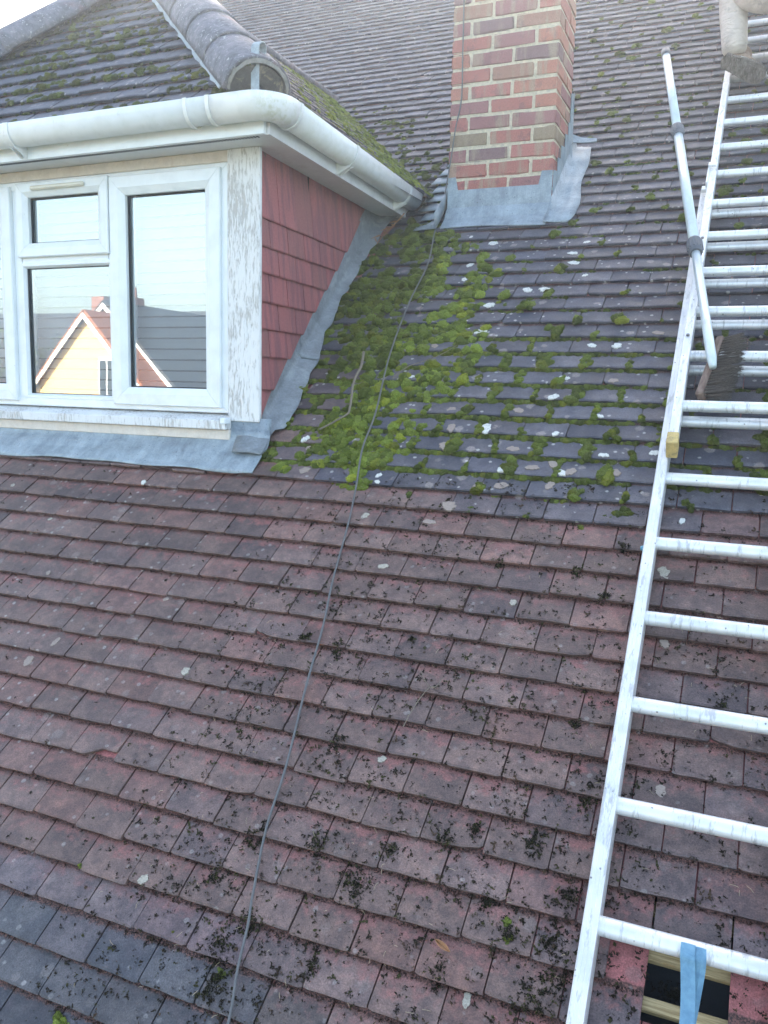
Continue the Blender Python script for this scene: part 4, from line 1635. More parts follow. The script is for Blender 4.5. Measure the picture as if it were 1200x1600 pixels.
for k in range(15, 70):
    ph = 0.15 if k % 2 == 0 else 0.0665
    v = k * G
    u = -1.9 if k < 36 else -1.0
    while u < 0.6:
        u += 0.0125
        d = dens(u, v)
        if d <= 0:
            continue
        if u < -0.97 and 3.5 < v < 4.6:
            continue
        n1 = vnoise(u * 7 + k * 3.3, k * 1.7, 9)
        # strip along the nose
        if n1 < d * 1.05 and ms.random() < 0.35 + 0.65 * d:
            r = ms.uniform(0.006, 0.014) * (0.75 + 0.6 * d)
            green.append((u, v - ms.uniform(0.002, 0.012), top_h(v - 0.004) - 0.001, r, 0.95, moss_col(0.22 + 0.35 * ms.random() + 0.15 * sstep(u, -0.8, -1.3))))
    # joints and clumps sitting on them
    for j in range(-12, 4):
        uj = ph + j * TW
        d = dens(uj, v)
        if d <= 0 or (uj < -0.97 and 3.5 < v < 4.6) or uj < xc(v * CP) + 0.06:
            continue
        if ms.random() < 0.25 + 0.62 * d:
            L = ms.uniform(0.3, 1.0) if d > 0.4 else ms.uniform(0.15, 0.5)
            t = 0.0
            big_ = 1.0 if ms.random() < 0.62 else 1.35 + 0.7 * ms.random()
            while t < L:
                r = ms.uniform(0.007, 0.014) * big_
                green.append((uj + ms.normal() * 0.006 * big_, v + t * G * 0.95, top_h(v + t * G * 0.95) - 0.001, r, 0.95, moss_col(0.3 + 0.4 * ms.random())))
                t += 0.10
for _ in range(1500):      # damp corner above the gutter end
    u, v = ms.uniform(-2.75, -1.57), ms.uniform(3.75, 5.3)
    y, z = v * CP, v * SP
    zs_ = EZ + ST * (FX - u)
    dd = z - zs_
    if dd < -0.03:
        continue
    p = (1 - sstep(dd, 0.05, 0.45)) * (1 - sstep(u, -1.62, -1.56) * 0.5) * (1 - 0.6 * sstep(v, 4.3, 5.2))
    if ms.random() > p * 0.9 or vnoise(u * 12, v * 12, 4) < 0.35:
        continue
    green.append((u, v, top_h(v) - 0.001, ms.uniform(0.008, 0.02), 0.9, moss_col(0.15 + 0.45 * ms.random())))
# lone clumps on the scraped part
for (u, v, r, b_) in ((-1.43, -0.235, .020, .9), (-1.41, -0.25, .016, .8), (-0.34, 1.61, .026, .35), (-0.37, 1.59, .018, .3), (-0.15, 1.66, .02, .3), (-1.24, 0.02, .008, .5), (-1.60, 0.105, .007, .6), (-0.41, 0.235, .012, .5), (-0.42, 0.27, .012, .6), (-1.07, -0.03, .012, .4), (-1.12, 1.62, .016, .3), (-0.66, 1.55, .013, .35), (-0.47, 1.53, .016, .3), (-0.86, 1.56, .012, .4)):
    for _ in range(8):
        green.append((u + ms.normal() * r * .5, v + ms.normal() * r * .5, top_h(v), r * ms.uniform(.3, .6), 0.9, moss_col(b_)))
scatter('moss', green, CLUMPS, 'moss', 'bright green cushion moss spreading over the roof tiles between dormer and ladder', 'moss')

# moss on the dormer's own slopes
dm = []
for k in range(0, 15):
    v = k * G
    lo, hi = front_rng(v)
    u = lo
    while u < hi - 0.1:
        u += 0.016
        n1 = vnoise(u * 9 + k * 5.1, k * 2.3, 2)
        if n1 > 0.47 and ms.random() < 0.8:
            r = ms.uniform(0.008, 0.021)
            dm.append((u, v - 0.004 + abs(ms.normal()) * 0.02, -0.008, r, 0.95, moss_col(0.05 + 0.35 * ms.random())))
        elif ms.random() < 0.35:
            dm.append((u, v - 0.006, -0.012, ms.uniform(0.005, 0.010), 0.9, moss_col(0.02 + 0.1 * ms.random())))
scatter('moss', dm, CLUMPS, 'moss', 'olive moss tufts along the tile edges of the dormer front slope', 'moss', FR)
dm = []
for _ in range(6500):
    v = ms.uniform(0, side_len)
    lo, hi = side_rng(v)
    u = ms.uniform(lo, hi)
    near = 1 - sstep(hi - u, 0.35, 1.1)
    if ms.random() > near * 0.95 + 0.05 or vnoise(u * 8, v * 8, 6) < 0.30:
        continue
    dm.append((u, v, -SLOPE * ((v / G) % 1) * G - 0.001, ms.uniform(0.008, 0.02), 0.8, moss_col(0.6 + 0.5 * ms.random())))
scatter('moss', dm, CLUMPS, 'moss', 'yellow green moss along the valley behind the dormer gutter', 'moss', SR)

# scraped crumbs of dead moss lying on the lower tiles
deb = []


def deb_dens(u, v):
    if v > 1.72:
        return 0.0
    d = sstep(u, -1.75, -1.05) * 0.95 + 0.05
    d *= 0.58 + 0.50 * sstep(v, 1.4, 0.3)
    d += 0.35 * math.exp(-((u + 0.33) / 0.16) ** 2) * sstep(v, 1.0, 0.3)
    d += 0.30 * math.exp(-((u + 1.05) / 0.13) ** 2) * sstep(v, 0.5, 0.1)
    if u > -0.2:
        d *= 0.55
    return d


for _ in range(33000):
    u, v = ms.uniform(-3.0, 0.5), ms.uniform(-0.6, 1.72)
    cl_ = vnoise(u * 11, v * 15, 8) * 0.55 + vnoise(u * 31, v * 37, 1) * 0.45
    d = deb_dens(u, v)
    if ms.random() > d * (0.22 + 1.3 * sstep(cl_, 0.42, 0.70)):
        continue
    if -0.1 < u < 0.07 and 0.1 < v < 0.31:
        continue
    r = 0.0032 + 0.0085 * ms.random() ** 2.4
    k = ms.random()
    c = (0.032, 0.025, 0.017) if k < 0.7 else ((0.055, 0.053, 0.022) if k < 0.9 else (0.085, 0.055, 0.036))
    deb.append((u, v, top_h(v), r, 0.9, c))
# heaps and rows caught under the noses
for k in range(-5, 16):
    for _ in range(620):
        u = ms.uniform(-3.2, 0.5)
        v = k * G - abs(ms.normal()) * 0.005
        if -0.1 < u < 0.16 and 0.05 < v < 0.31:
            continue
        if ms.random() > 0.35 + 0.65 * deb_dens(u, v):
            continue
        c = (0.030, 0.018, 0.013) if ms.random() < 0.7 else (0.075, 0.035, 0.026)
        deb.append((u, v, top_h(v - 0.001) + 0.001, ms.uniform(0.002, 0.0045), 1.0, c))
heaps = [(-0.83, 0.27, .030), (-0.80, 0.245, .025), (-0.33, 0.13, .045), (-0.29, 0.36, .030), (-0.29, 0.18, .04), (-1.10, 0.04, .035), (-1.05, 0.10, .03), (-1.07, -0.05, .04), (-0.95, 0.33, .03), (-0.55, 0.47, .022), (-0.48, 0.30, .018),
         (-0.41, 0.24, .03), (-1.13, 0.30, .03), (-1.00, 0.62, .02), (-0.40, 0.47, .03), (-0.30, 0.60, .02), (-0.62, 0.42, .02), (-0.75, 0.36, .02), (-1.25, 0.95, .02), (-1.12, 0.92, .022), (-0.45, 1.33, .02), (-0.70, 1.34, .015),
         (-0.32, 1.45, .02), (-0.36, 0.02, .04), (-0.85, 0.05, .02), (-0.55, 0.12, .025), (-0.35, 1.25, .018), (-0.9, 1.0, .012), (0.0, 0.93, .02), (0.09, 0.62, .018), (-0.36, 0.80, .022), (-1.2, 0.18, .025), (-0.32, 0.26, .03)]
for (u, v, r) in heaps:
    for _ in range(int(1500 * r)):
        a = (u + ms.normal() * r * 0.55, v + ms.normal() * r * 0.75)
        c = (0.024, 0.021, 0.012) if ms.random() < 0.7 else (0.06, 0.06, 0.022)
        deb.append((a[0], a[1], top_h(a[1]) + max(0, 0.006 * (1 - math.hypot(a[0] - u, a[1] - v) / r)), ms.uniform(0.004, 0.009), 1.1, c))
# crumbs inside the hole, on the batten
for _ in range(60):
    deb.append((ms.normal() * 0.02 - 0.04, 0.24 + ms.normal() * 0.012, -0.085, ms.uniform(0.004, 0.008), 1.0, (0.02, 0.017, 0.01)))
scatter('moss_crumbs', deb, FLAKES, 'moss', 'dark crumbs of scraped dead moss strewn over the lower roof', 'debris')
# pale straws
sm = MB()
for _ in range(170):
    u, v = rnd.uniform(-1.5, 0.15), rnd.uniform(-0.2, 1.5)
    if -0.1 < u < 0.16 and 0.08 < v < 0.31:
        continue
    a, l = rnd.random() * 6.28, rnd.uniform(0.006, 0.02)
    h = top_h(v) + 0.004
    p0, p1, p2 = RP(u, v, h), RP(u + l * math.cos(a) * .5 + rnd.uniform(-.002, .002), v + l * math.sin(a) * .5, h + 0.004), RP(u + l * math.cos(a), v + l * math.sin(a), h + 0.002)
    sm.tube([p0, p1, p2], 0.0006, 3)
M['straw'] = mat_plain('dry_straw', (0.42, 0.34, 0.22), 0.8, 0, 0.2)
tag(sm.build('dry_straw', 'straw', None), 'pale dry grass straws scattered among the moss crumbs', 'straw', kind='stuff')

# ------------------------------------------------------------------ cable
cb = [(-1.499, 2.815, 3.60), (-1.499, 2.815, 3.378), (-1.496, 2.815, 3.123), (-1.494, 2.815, 2.902), (-1.52, 2.814, 2.759), (-1.542, 2.812, 2.588), (-1.555, 2.806, 2.489)]
path = [Vector(q) for q in cb] + [RP(-1.572, 3.66, 0.05), RP(-1.575, 3.56, 0.018)]
for (u, v) in [(-1.565, 3.45), (-1.5, 3.13), (-1.49, 2.8), (-1.45, 2.4), (-1.38, 2.02), (-1.36, 1.81), (-1.32, 1.62), (-1.28, 1.43), (-1.24, 1.18), (-1.2, 0.99), (-1.165, 0.76), (-1.12, 0.51), (-1.10, 0.33), (-1.06, 0.16), (-1.04, 0.09), (-1.02, -0.01), (-0.99, -0.12), (-0.97, -0.3), (-0.99, -0.6), (-0.95, -0.9)]:
    path.append(RP(u, v, 0.026 if 1.65 < v < 3.3 else 0.010))
cmb = MB().tube(smoothpath(path, 6), 0.0037, 7)
tag(cmb.build('cable', 'cable', smooth=True, loc=tuple(RP(-1.2, 1.0))), 'thin grey cable hanging down the chimney front and across the tiles', 'cable')

# ------------------------------------------------------------------ ladder
lad = empty('extension_ladder', tuple(RP(-0.03, -0.6, 0.03)), 'aluminium extension ladder lying up the roof slope on the right', 'ladder')
DU = -0.0105


def LP(x, v, h):
    return RP(x + DU * v, v, h)


def stile(x0, x1, v0, v1, h0, h1, dh, name):
    """extruded channel: box section with a shallow groove down the top face"""
    w_ = x1 - x0
    sec = [(x0, h0), (x1, h0), (x1, h1 - 0.003), (x1 - 0.003, h1), (x1 - w_ * 0.32, h1), (x1 - w_ * 0.36, h1 - 0.0015), (x0 + w_ * 0.36, h1 - 0.0015), (x0 + w_ * 0.32, h1), (x0 + 0.003, h1), (x0, h1 - 0.003)]
    mb = MB()
    A = [LP(x, v0, h) for x, h in sec]
    B = [LP(x, v1, h + dh) for x, h in sec]
    n = len(sec)
    mb.add(A + B, [(i, (i + 1) % n, n + (i + 1) % n, n + i) for i in range(n)] + [tuple(range(n))[::-1], tuple(range(n, 2 * n))])
    return mb.build(name, 'alu', lad)


LW = 0.42
A0, A1 = -0.238, -0.204
stile(A0, A1, -0.62, 3.61, 0.012, 0.088, 0, 'stile')
stile(A0 + LW - 0.034, A1 + LW - 0.034, -0.62, 3.61, 0.012, 0.088, 0, 'stile')
BB = -0.014
B0, B1 = -0.210, -0.178
stile(B0, B1, 1.81, 8.6, 0.094, 0.158, BB * 6.8, 'stile')
stile(B0 + LW - 0.088, B1 + LW - 0.088, 1.81, 8.6, 0.094, 0.158, BB * 6.8, 'stile')


def rung(x0, x1, v, h, r=0.0185):
    mb = MB()
    n = 14
    ring = []
    for i in range(n):
        a = 2 * math.pi * i / n
        ring.append((r * 1.12 * math.cos(a), r * (1.0 if math.sin(a) < 0 else 0.86) * math.sin(a)))
    Ls = [LP(x0, v + a, h + b) for a, b in ring]
    Rs = [LP(x1, v + a, h + b) for a, b in ring]
    mb.add(Ls + Rs, [(i, (i + 1) % n, n + (i + 1) % n, n + i) for i in range(n)] + [tuple(range(n))[::-1], tuple(range(n, 2 * n))])
    o = mb.build('rung', 'alu', lad, smooth=True)
    md = o.modifiers.new('es', 'EDGE_SPLIT')
    md.split_angle = math.radians(60)
    return o


for i in range(-3, 12):
    rung(A1 - 0.002, A1 + LW - 0.066, 0.297 + 0.2838 * i, 0.058, 0.0195)
for i in range(0, 23):
    v = 2.003 + 0.2838 * i
    rung(B1 - 0.002, B1 + LW - 0.118, v, 0.128 + BB * (v - 1.8), 0.0195)
for dx in (0, LW - 0.088):
    mb = MB()
    mb.bbox((B0 - 0.002 + dx, 0, 0), (B1 + 0.002 + dx, 0.055, 0.07), 0.003)
    M4 = Matrix.Translation(LP(0, 1.775, 0.091)) @ Matrix(((1, 0, 0, 0), (0, CP, -SP, 0), (0, SP, CP, 0), (0, 0, 0, 1)))
    for q in mb.v:
        q[:] = M4 @ q
    mb.build('end_cap', 'yellow', lad)
# stop hook at the top of the lower section
hk = MB()
hk.bbox((-0.012, 0, 0), (0.022, 0.03, 0.012), 0.002)
hk.bbox((-0.012, -0.15, -0.03), (-0.004, 0.03, 0.004), 0.002)
hk.bbox((-0.028, -0.165, -0.04), (-0.006, -0.13, -0.022), 0.002)
M4 = Matrix.Translation(LP(B0 + 0.006, 3.70, 0.140)) @ ROOFM
for q in hk.v:
    q[:] = M4 @ q
hk.build('stop_hook', 'alu', lad)
MB().tube([LP(A0 - 0.014, 1.43, 0.03), LP(A0 + 0.002, 1.43, 0.03)], [0.006, 0.012], 8).build('side_clip', 'blue', lad)
for vv in (2.37, 3.05):
    MB().tube([LP(B0 + 0.016, vv, 0.150), LP(B0 + 0.016, vv, 0.155)], 0.006, 10).build('rivet', 'collar', lad)

# ------------------------------------------------------------------ strap
sp = [RP(-0.018, 0.268, 0.030), RP(-0.020, 0.285, 0.072), RP(-0.021, 0.300, 0.082), RP(-0.021, 0.276, 0.082), RP(-0.018, 0.255, 0.070), RP(-0.012, 0.20, 0.044), RP(-0.010, 0.14, 0.028), RP(-0.012, 0.05, 0.014), RP(-0.02, -0.10, 0.010), RP(-0.03, -0.35, 0.010)]
sp = smoothpath(sp, 5)
a = [p + Vector((-0.0145, 0, 0)) for p in sp]
b = [p + Vector((0.0145, 0, 0)) for p in sp]
st2 = smoothpath([RP(0.004, 0.300, 0.0815), RP(0.006, 0.276, 0.0800), RP(0.006, 0.256, 0.062), RP(0.000, 0.20, 0.028), RP(-0.006, 0.14, 0.008), RP(-0.010, 0.06, 0.002)], 5)
smb = MB().grid([a, [p + RP(0, 0, 0.0012 * math.sin(i * 0.9)) for i, p in enumerate(sp)], b])
smb.grid([[p + RP(-0.013, 0, -0.003) for p in st2], [p + RP(0.0, 0, -0.001) for p in st2], [p + RP(0.010, 0, -0.005) for p in st2]])
tag(smb.build('strap', 'strap', solid=0.002, loc=tuple(RP(-0.02, 0.2, 0.05))), 'blue webbing strap looped over the lowest visible ladder rung', 'strap')

# ------------------------------------------------------------------ broom
bro = empty('broom', tuple(RP(-0.1, 2.2, 0.12)), 'long pale blue telescopic pole with a wire brush head lying on the ladder', 'broom')
pb, pt = RP(-0.118, 2.165, 0.165), RP(-0.55, 4.65, 0.34)
pd = (pt - pb)
f1, f2 = 0.285, 0.655


def pp(t):
    return pb + pd * t


MB().tube([pp(0), pp(0.02), pp(f1)], [0.012, 0.0175, 0.0165], 14).build('lower_tube', 'pole', bro, smooth=True)
MB().tube([pp(f1 - 0.005), pp(f2)], 0.021, 14).build('middle_tube', 'pole', bro, smooth=True)
MB().tube([pp(f2 - 0.004), pp(0.985)], 0.0205, 14).build('upper_tube', 'pole', bro, smooth=True)
MB().tube([pp(0.974), pp(1.0)], [0.0235, 0.0235], 14).build('end_cap', 'collar', bro, smooth=True)
for f, nm in ((f1, 'collar'), (f2, 'collar')):
    mb = MB()
    t = pd.normalized()
    mb.tube([pp(f) - t * 0.045, pp(f) - t * 0.03, pp(f) + t * 0.03, pp(f) + t * 0.04], [0.024, 0.028, 0.030, 0.027], 20)
    sx_ = t.orthogonal().normalized()
    sy_ = t.cross(sx_)
    for i in range(14):
        an = 2 * math.pi * i / 14
        o_ = (sx_ * math.cos(an) + sy_ * math.sin(an)) * 0.029
        mb.tube([pp(f) - t * 0.025 + o_, pp(f) + t * 0.028 + o_], 0.003, 5)
    mb.build(nm, 'collar', bro)
# head: frame with x along the block, y towards the bristles, z up
hx = (RP(-0.098, 2.365, 0.12) - RP(-0.145, 2.06, 0.10)).normalized()
hz = (RP(0, 0, 1) * 0.97 + Vector((1, 0, 0)) * -0.25)
hy = hz.cross(hx) * -1
hy = (Vector((1, 0, 0)) * 0.95 + RP(0, 0, 1) * 0.32 + RP(0, 1, 0) * 0.05)
hy = (hy - hx * hy.dot(hx)).normalized()
hz = hx.cross(hy).normalized()
hc = (RP(-0.098, 2.365, 0.125) + RP(-0.148, 2.06, 0.105)) / 2
HM = Matrix(((hx.x, hy.x, hz.x, hc.x), (hx.y, hy.y, hz.y, hc.y), (hx.z, hy.z, hz.z, hc.z), (0, 0, 0, 1)))
MB().bbox((-0.155, -0.014, -0.032), (0.155, 0.014, 0.032), 0.006, HM).build('brush_block', 'oldwood', bro)
bmB = MB()
bg_ = random.Random(4)
for i in range(21):
    for j in range(4):
        x, z_ = -0.145 + i * 0.0145, -0.023 + j * 0.0155
        lx, lz = bg_.gauss(0, 0.004), bg_.gauss(0, 0.003) + z_ * 0.2
        for q in range(6):
            a_ = q * 1.05
            p0 = HM @ Vector((x + 0.0018 * math.cos(a_), 0.012, z_ + 0.0018 * math.sin(a_)))
            p1 = HM @ Vector((x + lx * 0.5 + 0.0026 * math.cos(a_), 0.052, z_ + lz * 0.5 + 0.0026 * math.sin(a_)))
            p2 = HM @ Vector((x + lx + 0.0055 * math.cos(a_) + bg_.gauss(0, 0.003), 0.090 + bg_.gauss(0, 0.005), z_ + lz + 0.0055 * math.sin(a_)))
            bmB.tube([p0, p1, p2], [0.0016, 0.0014, 0.001], 3, False)
bs = bmB.build('bristles', 'bristle', bro)
bs['kind'] = 'stuff'

# ------------------------------------------------------------------ twigs and leaves
def twig(paths, label, mat='twig', loc=None, cat='twig', name='twig'):
    mb = MB()
    for pts_, r0, r1 in paths:
        sp_ = smoothpath([RP(*q) for q in pts_], 4)
        n = len(sp_)
        mb.tube([p + Vector([(rnd.random() - .5) * 0.002 for _ in range(3)]) for p in sp_], [r0 + (r1 - r0) * i / (n - 1) for i in range(n)], 5)
    return tag(mb.build(name, mat), label, cat)


twig([([(-1.58, 2.42, .03), (-1.555, 2.32, .03), (-1.55, 2.21, .028), (-1.505, 2.04, .022), (-1.515, 2.0, .02), (-1.60, 1.92, .012)], 0.0065, 0.004), ([(-1.55, 2.21, .028), (-1.52, 2.19, .035), (-1.50, 2.20, .04)], 0.003, 0.001)],
     'crooked lichened twig lying in the green moss left of the cable')
twig([([(-1.38, 2.24, .03), (-1.33, 2.32, .032), (-1.23, 2.38, .034), (-1.16, 2.47, .03)], 0.0025, 0.0012)], 'thin straight straw coloured twig on the moss right of the cable')
twig([([(-0.825, 0.70, .006), (-0.815, 0.745, .010), (-0.80, 0.80, .012), (-0.785, 0.835, .012), (-0.765, 0.845, .012), (-0.752, 0.875, .016)], 0.0014, 0.0012), ([(-0.785, 0.835, .012), (-0.81, 0.86, .012), (-0.835, 0.895, .010)], 0.0012, 0.0007)],
     'small forked bare twig on the scraped brown tiles', 'twig')
twig([([(-1.78, 3.62, .05), (-1.80, 3.50, .05), (-1.83, 3.42, .045), (-1.84, 3.33, .04)], 0.004, 0.002)] + [([(-1.80 - 0.012 * i, 3.54 - 0.035 * i, .05), (-1.80 - 0.012 * i + (0.03 if i % 2 else -0.03), 3.52 - 0.04 * i, .055)], 0.0045, 0.001) for i in range(6)],
     'rusty dead fern sprig under the gutter end', 'deadleaf', cat='fern', name='dead_fern')
lf = MB()
rows = []
for i in range(9):
    t = i / 8
    c = (-0.570 + 0.042 * t, 0.183 - 0.016 * t)
    wd = 0.006 * math.sin(math.pi * min(1, t * 1.05)) ** 0.8 + 0.0005
    rows.append([RP(c[0] - wd * 0.3, c[1] - wd, 0.012), RP(c[0], c[1], 0.004 + 0.004 * t), RP(c[0] + wd * 0.3, c[1] + wd, 0.014)])
lf.grid(rows)
tag(lf.build('fallen_leaf', 'deadleaf', solid=0.001), 'curled orange brown fallen leaf on the lower tiles', 'leaf')


# ------------------------------------------------------------------ person kneeling on the ladder
def skin_body(name, verts, edges, radii, mat, parent, root=0, levels=2):
    me = bpy.data.meshes.new(name)
    loc = Vector(verts[0])
    me.from_pydata([tuple(Vector(v) - loc) for v in verts], edges, [])
    o = bpy.data.objects.new(name, me)
    COL.objects.link(o)
    place(o, loc, parent)
    md = o.modifiers.new('skin', 'SKIN')
    for i, r in enumerate(radii):
        sv_ = me.skin_vertices[0].data[i]
        sv_.radius = (r, r) if not isinstance(r, tuple) else r
        sv_.use_root = (i == root)
    md.use_smooth_shade = True
    s2 = o.modifiers.new('sub', 'SUBSURF')
    s2.levels = s2.render_levels = levels
    me.materials.append(M[mat])
    return o


per = empty('person', tuple(RP(0.0, 5.0, 0.15)), 'person in beige work trousers and dusty brown boots kneeling on the ladder', 'person')
ankL, kneeL, hipLp = RP(-0.215, 4.84, 0.235), RP(-0.255, 5.17, 0.42), RP(0.0, 4.84, 0.47)
ankR, kneeR, hipRp = RP(0.03, 4.72, 0.235), RP(0.20, 5.22, 0.30), RP(0.13, 5.03, 0.60)
pel = RP(0.035, 5.06, 0.64)
waist = pel + Vector((0.0, 0.06, 0.18))
legs_v = [pel, hipLp, kneeL.lerp(hipLp, 0.5), kneeL, kneeL.lerp(ankL, 0.5), ankL.lerp(kneeL, 0.10), ankL + RP(0, -0.02, -0.03), hipRp, kneeR.lerp(hipRp, 0.5), kneeR, kneeR.lerp(ankR, 0.5), ankR, waist]
legs_e = [(0, 1), (1, 2), (2, 3), (3, 4), (4, 5), (5, 6), (0, 7), (7, 8), (8, 9), (9, 10), (10, 11), (0, 12)]
legs_r = [0.14, 0.115, 0.095, 0.088, 0.076, 0.072, 0.064, 0.115, 0.09, 0.08, 0.068, 0.062, 0.13]
chest = waist + Vector((-0.02, 0.22, 0.26))
neck = chest + Vector((0, 0.12, 0.18))
shL, shR = chest + Vector((-0.19, 0.08, 0.09)), chest + Vector((0.19, 0.08, 0.09))
elL, elR = shL + Vector((-0.06, 0.20, -0.20)), shR + Vector((0.06, 0.20, -0.20))
wrL, wrR = RP(-0.19, 5.95, 0.20), RP(0.13, 5.95, 0.20)
body = skin_body('trousers', legs_v, legs_e, legs_r, 'trouser', per)
top_v = [waist - Vector((0, 0.02, 0.06)), waist, chest, neck, shL, elL, wrL, shR, elR, wrR]
skin_body('jacket', top_v, [(0, 1), (1, 2), (2, 3), (2, 4), (4, 5), (5, 6), (2, 7), (7, 8), (8, 9)], [0.145, 0.15, 0.165, 0.065, 0.075, 0.055, 0.045, 0.075, 0.055, 0.045], 'jacket', per)
head = neck + Vector((0, 0.06, 0.14))
hv, he, hr = [neck, neck + Vector((0, .03, .05)), head, head + Vector((0, 0.01, 0.08)), head + Vector((0, 0.105, -0.015))], [(0, 1), (1, 2), (2, 3), (2, 4)], [0.055, 0.056, 0.095, 0.08, 0.018]
skin_body('head', hv, he, hr, 'skin', per)
skin_body('hair', [head + Vector((0, -0.02, 0.03)), head + Vector((0, -0.02, 0.085)), head + Vector((0, -0.06, -0.01))], [(0, 1), (0, 2)], [0.095, 0.08, 0.07], 'hair', per)
for wr, sgn in ((wrL, -1), (wrR, 1)):
    v_, e_, r_ = [wr], [], [0.028]
    palm = wr + RP(0, 0.07, 0.0)
    v_.append(palm)
    e_.append((0, 1))
    r_.append((0.04, 0.02))
    for i, dx in enumerate((-0.03, -0.01, 0.01, 0.03)):
        b0 = len(v_)
        L_ = (0.06, 0.075, 0.07, 0.055)[i]
        v_ += [palm + RP(dx, 0.035, 0.004), palm + RP(dx * 1.1, 0.035 + L_ * 0.6, -0.01), palm + RP(dx * 1.1, 0.03 + L_ * 0.8, -0.045)]
        e_ += [(1, b0), (b0, b0 + 1), (b0 + 1, b0 + 2)]
        r_ += [0.0105, 0.0095, 0.008]
    b0 = len(v_)
    v_ += [wr + RP(-sgn * 0.045, 0.05, -0.01), wr + RP(-sgn * 0.055, 0.085, -0.03)]
    e_ += [(0, b0), (b0, b0 + 1)]
    r_ += [0.012, 0.009]
    skin_body('hand', v_, e_, r_, 'skin', per)


def boot(heel, toe, up, nm='boot'):
    """sole outline extruded, with a shaped upper; up = from sole towards ankle"""
    d = (toe - heel)
    L = d.length
    d.normalize()
    up = (up - d * up.dot(d)).normalized()
    s = d.cross(up)
    out = [(-0.02, 0.0), (0.0, 0.034), (0.08, 0.038), (0.16, 0.046), (0.22, 0.048), (0.265, 0.036), (0.285, 0.0)]
    outl = out + [(a, -b) for a, b in out[::-1][1:-1]]
    k = L / 0.28

    def Q(a, b, c):
        return heel + d * a * k + s * b * 1.08 + up * c
    mb = MB()
    n = len(outl)
    lo = [Q(a, b, 0.0) for a, b in outl]
    hi_ = [Q(a, b * 1.04, 0.026) for a, b in outl]
    mb.add(lo + hi_, [(i, (i + 1) % n, n + (i + 1) % n, n + i) for i in range(n)] + [tuple(range(n))[::-1], tuple(range(n, 2 * n))])
    for i in range(9):       # tread bars
        a = 0.0 + i * 0.031
        if 0.085 < a < 0.115:
            continue
        mb.add([Q(a, -0.030, -0.006), Q(a + 0.016, -0.030, -0.006), Q(a + 0.022, 0.030, -0.006), Q(a + 0.006, 0.030, -0.006), Q(a, -0.030, 0.002), Q(a + 0.016, -0.030, 0.002), Q(a + 0.022, 0.030, 0.002), Q(a + 0.006, 0.030, 0.002)],
               [(3, 2, 1, 0), (4, 5, 6, 7), (0, 1, 5, 4), (1, 2, 6, 5), (2, 3, 7, 6), (3, 0, 4, 7)])
    b_ = empty(nm, tuple(heel), parent=per)
    mb.build('sole', 'sole', b_)
    ub = MB()
    rows_ = []
    for c, sc_, back, front in ((0.024, 1.0, -0.015, 0.280), (0.05, 1.0, -0.02, 0.272), (0.075, 0.9, -0.02, 0.22), (0.10, 0.86, -0.015, 0.135), (0.14, 0.9, -0.02, 0.105), (0.19, 1.0, -0.025, 0.105)):
        ring = []
        for i in range(16):
            an = 2 * math.pi * i / 16
            ca, sa = math.cos(an), math.sin(an)
            mid, half = (back + front) / 2, (front - back) / 2
            ring.append(Q(mid + half * ca, 0.046 * sc_ * sa, c + (0.01 * ca if c > .06 else 0)))
        ring.append(ring[0])
        rows_.append(ring)
    ub.grid(rows_)
    ub.build('upper', 'boot', b_, smooth=True)


# left boot: heel up on the stile with its sole turned towards the viewer, toe on the rung to the right
boot(RP(-0.265, 4.775, 0.21), RP(-0.06, 4.70, 0.13), RP(0.02, 0.95, -0.05))
boot(RP(-0.03, 4.62, 0.21), RP(0.16, 4.55, 0.13), RP(0.02, 0.95, -0.05))

# ------------------------------------------------------------------ houses and trees across the gardens (seen mirrored in the glass)


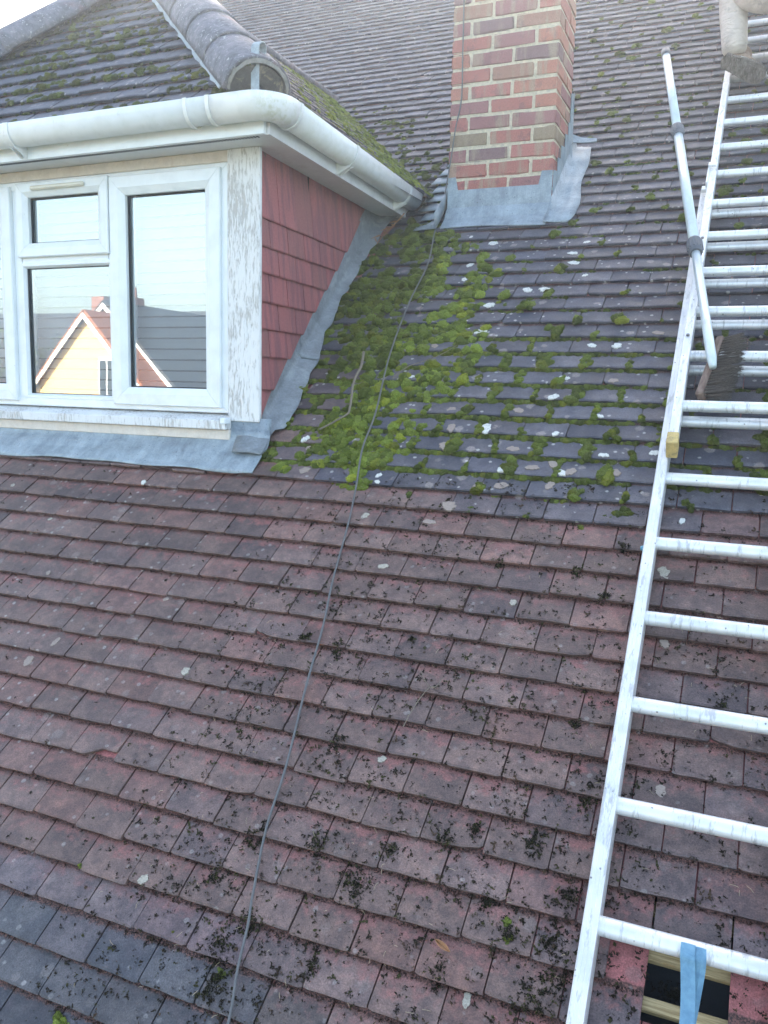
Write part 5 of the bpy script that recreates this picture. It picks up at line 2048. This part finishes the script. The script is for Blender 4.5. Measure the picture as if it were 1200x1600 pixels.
def gable_house(name, xm, hw, y0, depth, z_e, z_r, wall, rf, label, windows=(), chim_=None, parent_=None):
    t = empty(name, (xm, y0, -5.6), label, 'house')
    ov = 0.25
    MB().add([(xm - hw, y0, -5.6), (xm + hw, y0, -5.6), (xm + hw, y0, z_e), (xm, y0, z_r), (xm - hw, y0, z_e),
              (xm - hw, y0 - depth, -5.6), (xm + hw, y0 - depth, -5.6), (xm + hw, y0 - depth, z_e), (xm, y0 - depth, z_r), (xm - hw, y0 - depth, z_e)],
             [(0, 4, 3, 2, 1), (5, 6, 7, 8, 9), (0, 5, 9, 4), (1, 2, 7, 6)]).build('wall', wall, t)
    k = (z_r - z_e) / hw
    for s in (-1, 1):
        MB().add([(xm, y0 + ov, z_r + 0.12), (xm + s * (hw + ov), y0 + ov, z_e - ov * k + 0.12), (xm + s * (hw + ov), y0 - depth, z_e - ov * k + 0.12), (xm, y0 - depth, z_r + 0.12)], [(0, 1, 2, 3)]).build('roof', rf, t, solid=0.12)
        MB().add([(xm, y0 + ov + 0.03, z_r + 0.05), (xm + s * (hw + ov), y0 + ov + 0.03, z_e - ov * k + 0.05), (xm + s * (hw + ov), y0 + ov + 0.03, z_e - ov * k - 0.15), (xm, y0 + ov + 0.03, z_r - 0.15)], [(0, 1, 2, 3)]).build('bargeboard', 'upvc', t, solid=0.04)
    for (x, zc, w_, h_) in windows:
        f = MB().bbox((x - w_ / 2, y0 + 0.005, zc - h_ / 2), (x + w_ / 2, y0 + 0.06, zc + h_ / 2), 0.01).build('window', 'upvc', t)
        for q in (-1, 1):
            MB().box((x + q * w_ * 0.24 - w_ * 0.2, y0 + 0.061, zc - h_ * 0.42), (x + q * w_ * 0.24 + w_ * 0.2, y0 + 0.07, zc + h_ * 0.42)).build('pane', 'darkglass', f)
    if chim_:
        x, y, zt = chim_
        st_ = MB().box((x - 0.45, y - 0.4, z_e), (x + 0.45, y + 0.4, zt)).build('chimney', 'housebrick', t)
        for q in (-0.22, 0.22):
            MB().tube([(x + q, y, zt), (x + q, y, zt + 0.45)], [0.14, 0.11], 10).build('pot', 'redroof', st_)
    return t


gable_house('gable_house', -23.4, 3.9, -22, 9, 0.55, 4.35, 'cream', 'darkroof', 'cream rendered gabled house mirrored in the dormer window glass', [(-22.0, -2.0, 1.2, 1.3)], (-25.2, -25.5, 5.0))
gable_house('gable_house', -23.1, 3.0, -20.6, 1.4, 0.75, 3.85, 'cream', 'redroof', 'lower cream gable standing in front of the mirrored house', [(-22.2, 1.5, 0.8, 1.5), (-24.2, -0.4, 1.0, 1.6)])
dh = empty('terrace_house', (-24, -36, -5.6), 'long dark roofed house mirrored behind the cream gable', 'house')
MB().box((-62, -42, -5.6), (-8, -34.5, 1.6)).build('wall', 'housebrick', dh)
MB().add([(-62.5, -34.0, 1.4), (-7.5, -34.0, 1.4), (-7.5, -38, 5.6), (-62.5, -38, 5.6), (-62.5, -42.2, 1.4), (-7.5, -42.2, 1.4)], [(0, 1, 2, 3), (3, 2, 5, 4)]).build('roof', 'darkroof', dh, solid=0.1)
for x in (-50, -38, -16):
    MB().box((x - 0.5, -38.6, 4.5), (x + 0.5, -37.6, 6.6)).build('chimney', 'housebrick', dh)


def tree(x, y, h, seed, label):
    r = random.Random(seed)
    t = empty('bare_tree', (x, y, -5.6), label, 'tree')
    tb = MB()
    tips = []

    def grow(p, d, l, rad, lev):
        q = p + d * l
        tb.tube([p, p.lerp(q, 0.5) + Vector([r.gauss(0, l * 0.04) for _ in range(3)]), q], [rad, rad * 0.85, rad * 0.65], 5, False)
        if lev == 0:
            tips.append(q)
            return
        for _ in range(3 if lev > 1 else 4):
            nd = (d + Vector([r.gauss(0, 0.5), r.gauss(0, 0.5), r.gauss(0.15, 0.3)])).normalized()
            grow(q, nd, l * r.uniform(0.6, 0.8), rad * 0.58, lev - 1)
    grow(Vector((x, y, -5.6)), Vector((0, 0, 1)), h * 0.36, h * 0.022, 4)
    tb.build('trunk', 'bark', t)
    lv = MB()
    for q in tips:
        for _ in range(4):
            c = q + Vector([r.gauss(0, 0.25) for _ in range(3)])
            a, b = Vector([r.gauss(0, 0.1) for _ in range(3)]), Vector([r.gauss(0, 0.1) for _ in range(3)])
            lv.add([c, c + a, c + b], [(0, 1, 2)])
    lv.build('crown', 'leaf', t)


tree(-33.5, -26, 9.6, 3, 'bare tree mirrored in the left hand window pane')
tree(-29.4, -24, 8.8, 5, 'slender bare tree mirrored left of the cream gable')

# ------------------------------------------------------------------ added air volume standing in for lens glare, lit from beyond the ridge
hz_ = MB().box((-405, -405, -6.6), (405, 405, 8.0)).build('glare_veil', 'felt', loc=(0, 0, -6.6))
tag(hz_, 'added veil of pale scattering air in place of lens glare', 'glare_veil', kind='stuff')
hm = N('glare_veil_air')
pv = hm.node('ShaderNodeVolumePrincipled')
pv.inputs['Color'].default_value = (0.80, 0.90, 1.0, 1)
pv.inputs['Density'].default_value = 0.0125
pv.inputs['Anisotropy'].default_value = 0.62
hm.t.links.new(pv.outputs[0], hm.out.inputs['Volume'])
hz_.data.materials.clear()
hz_.data.materials.append(hm.m)

bpy.context.view_layer.update()
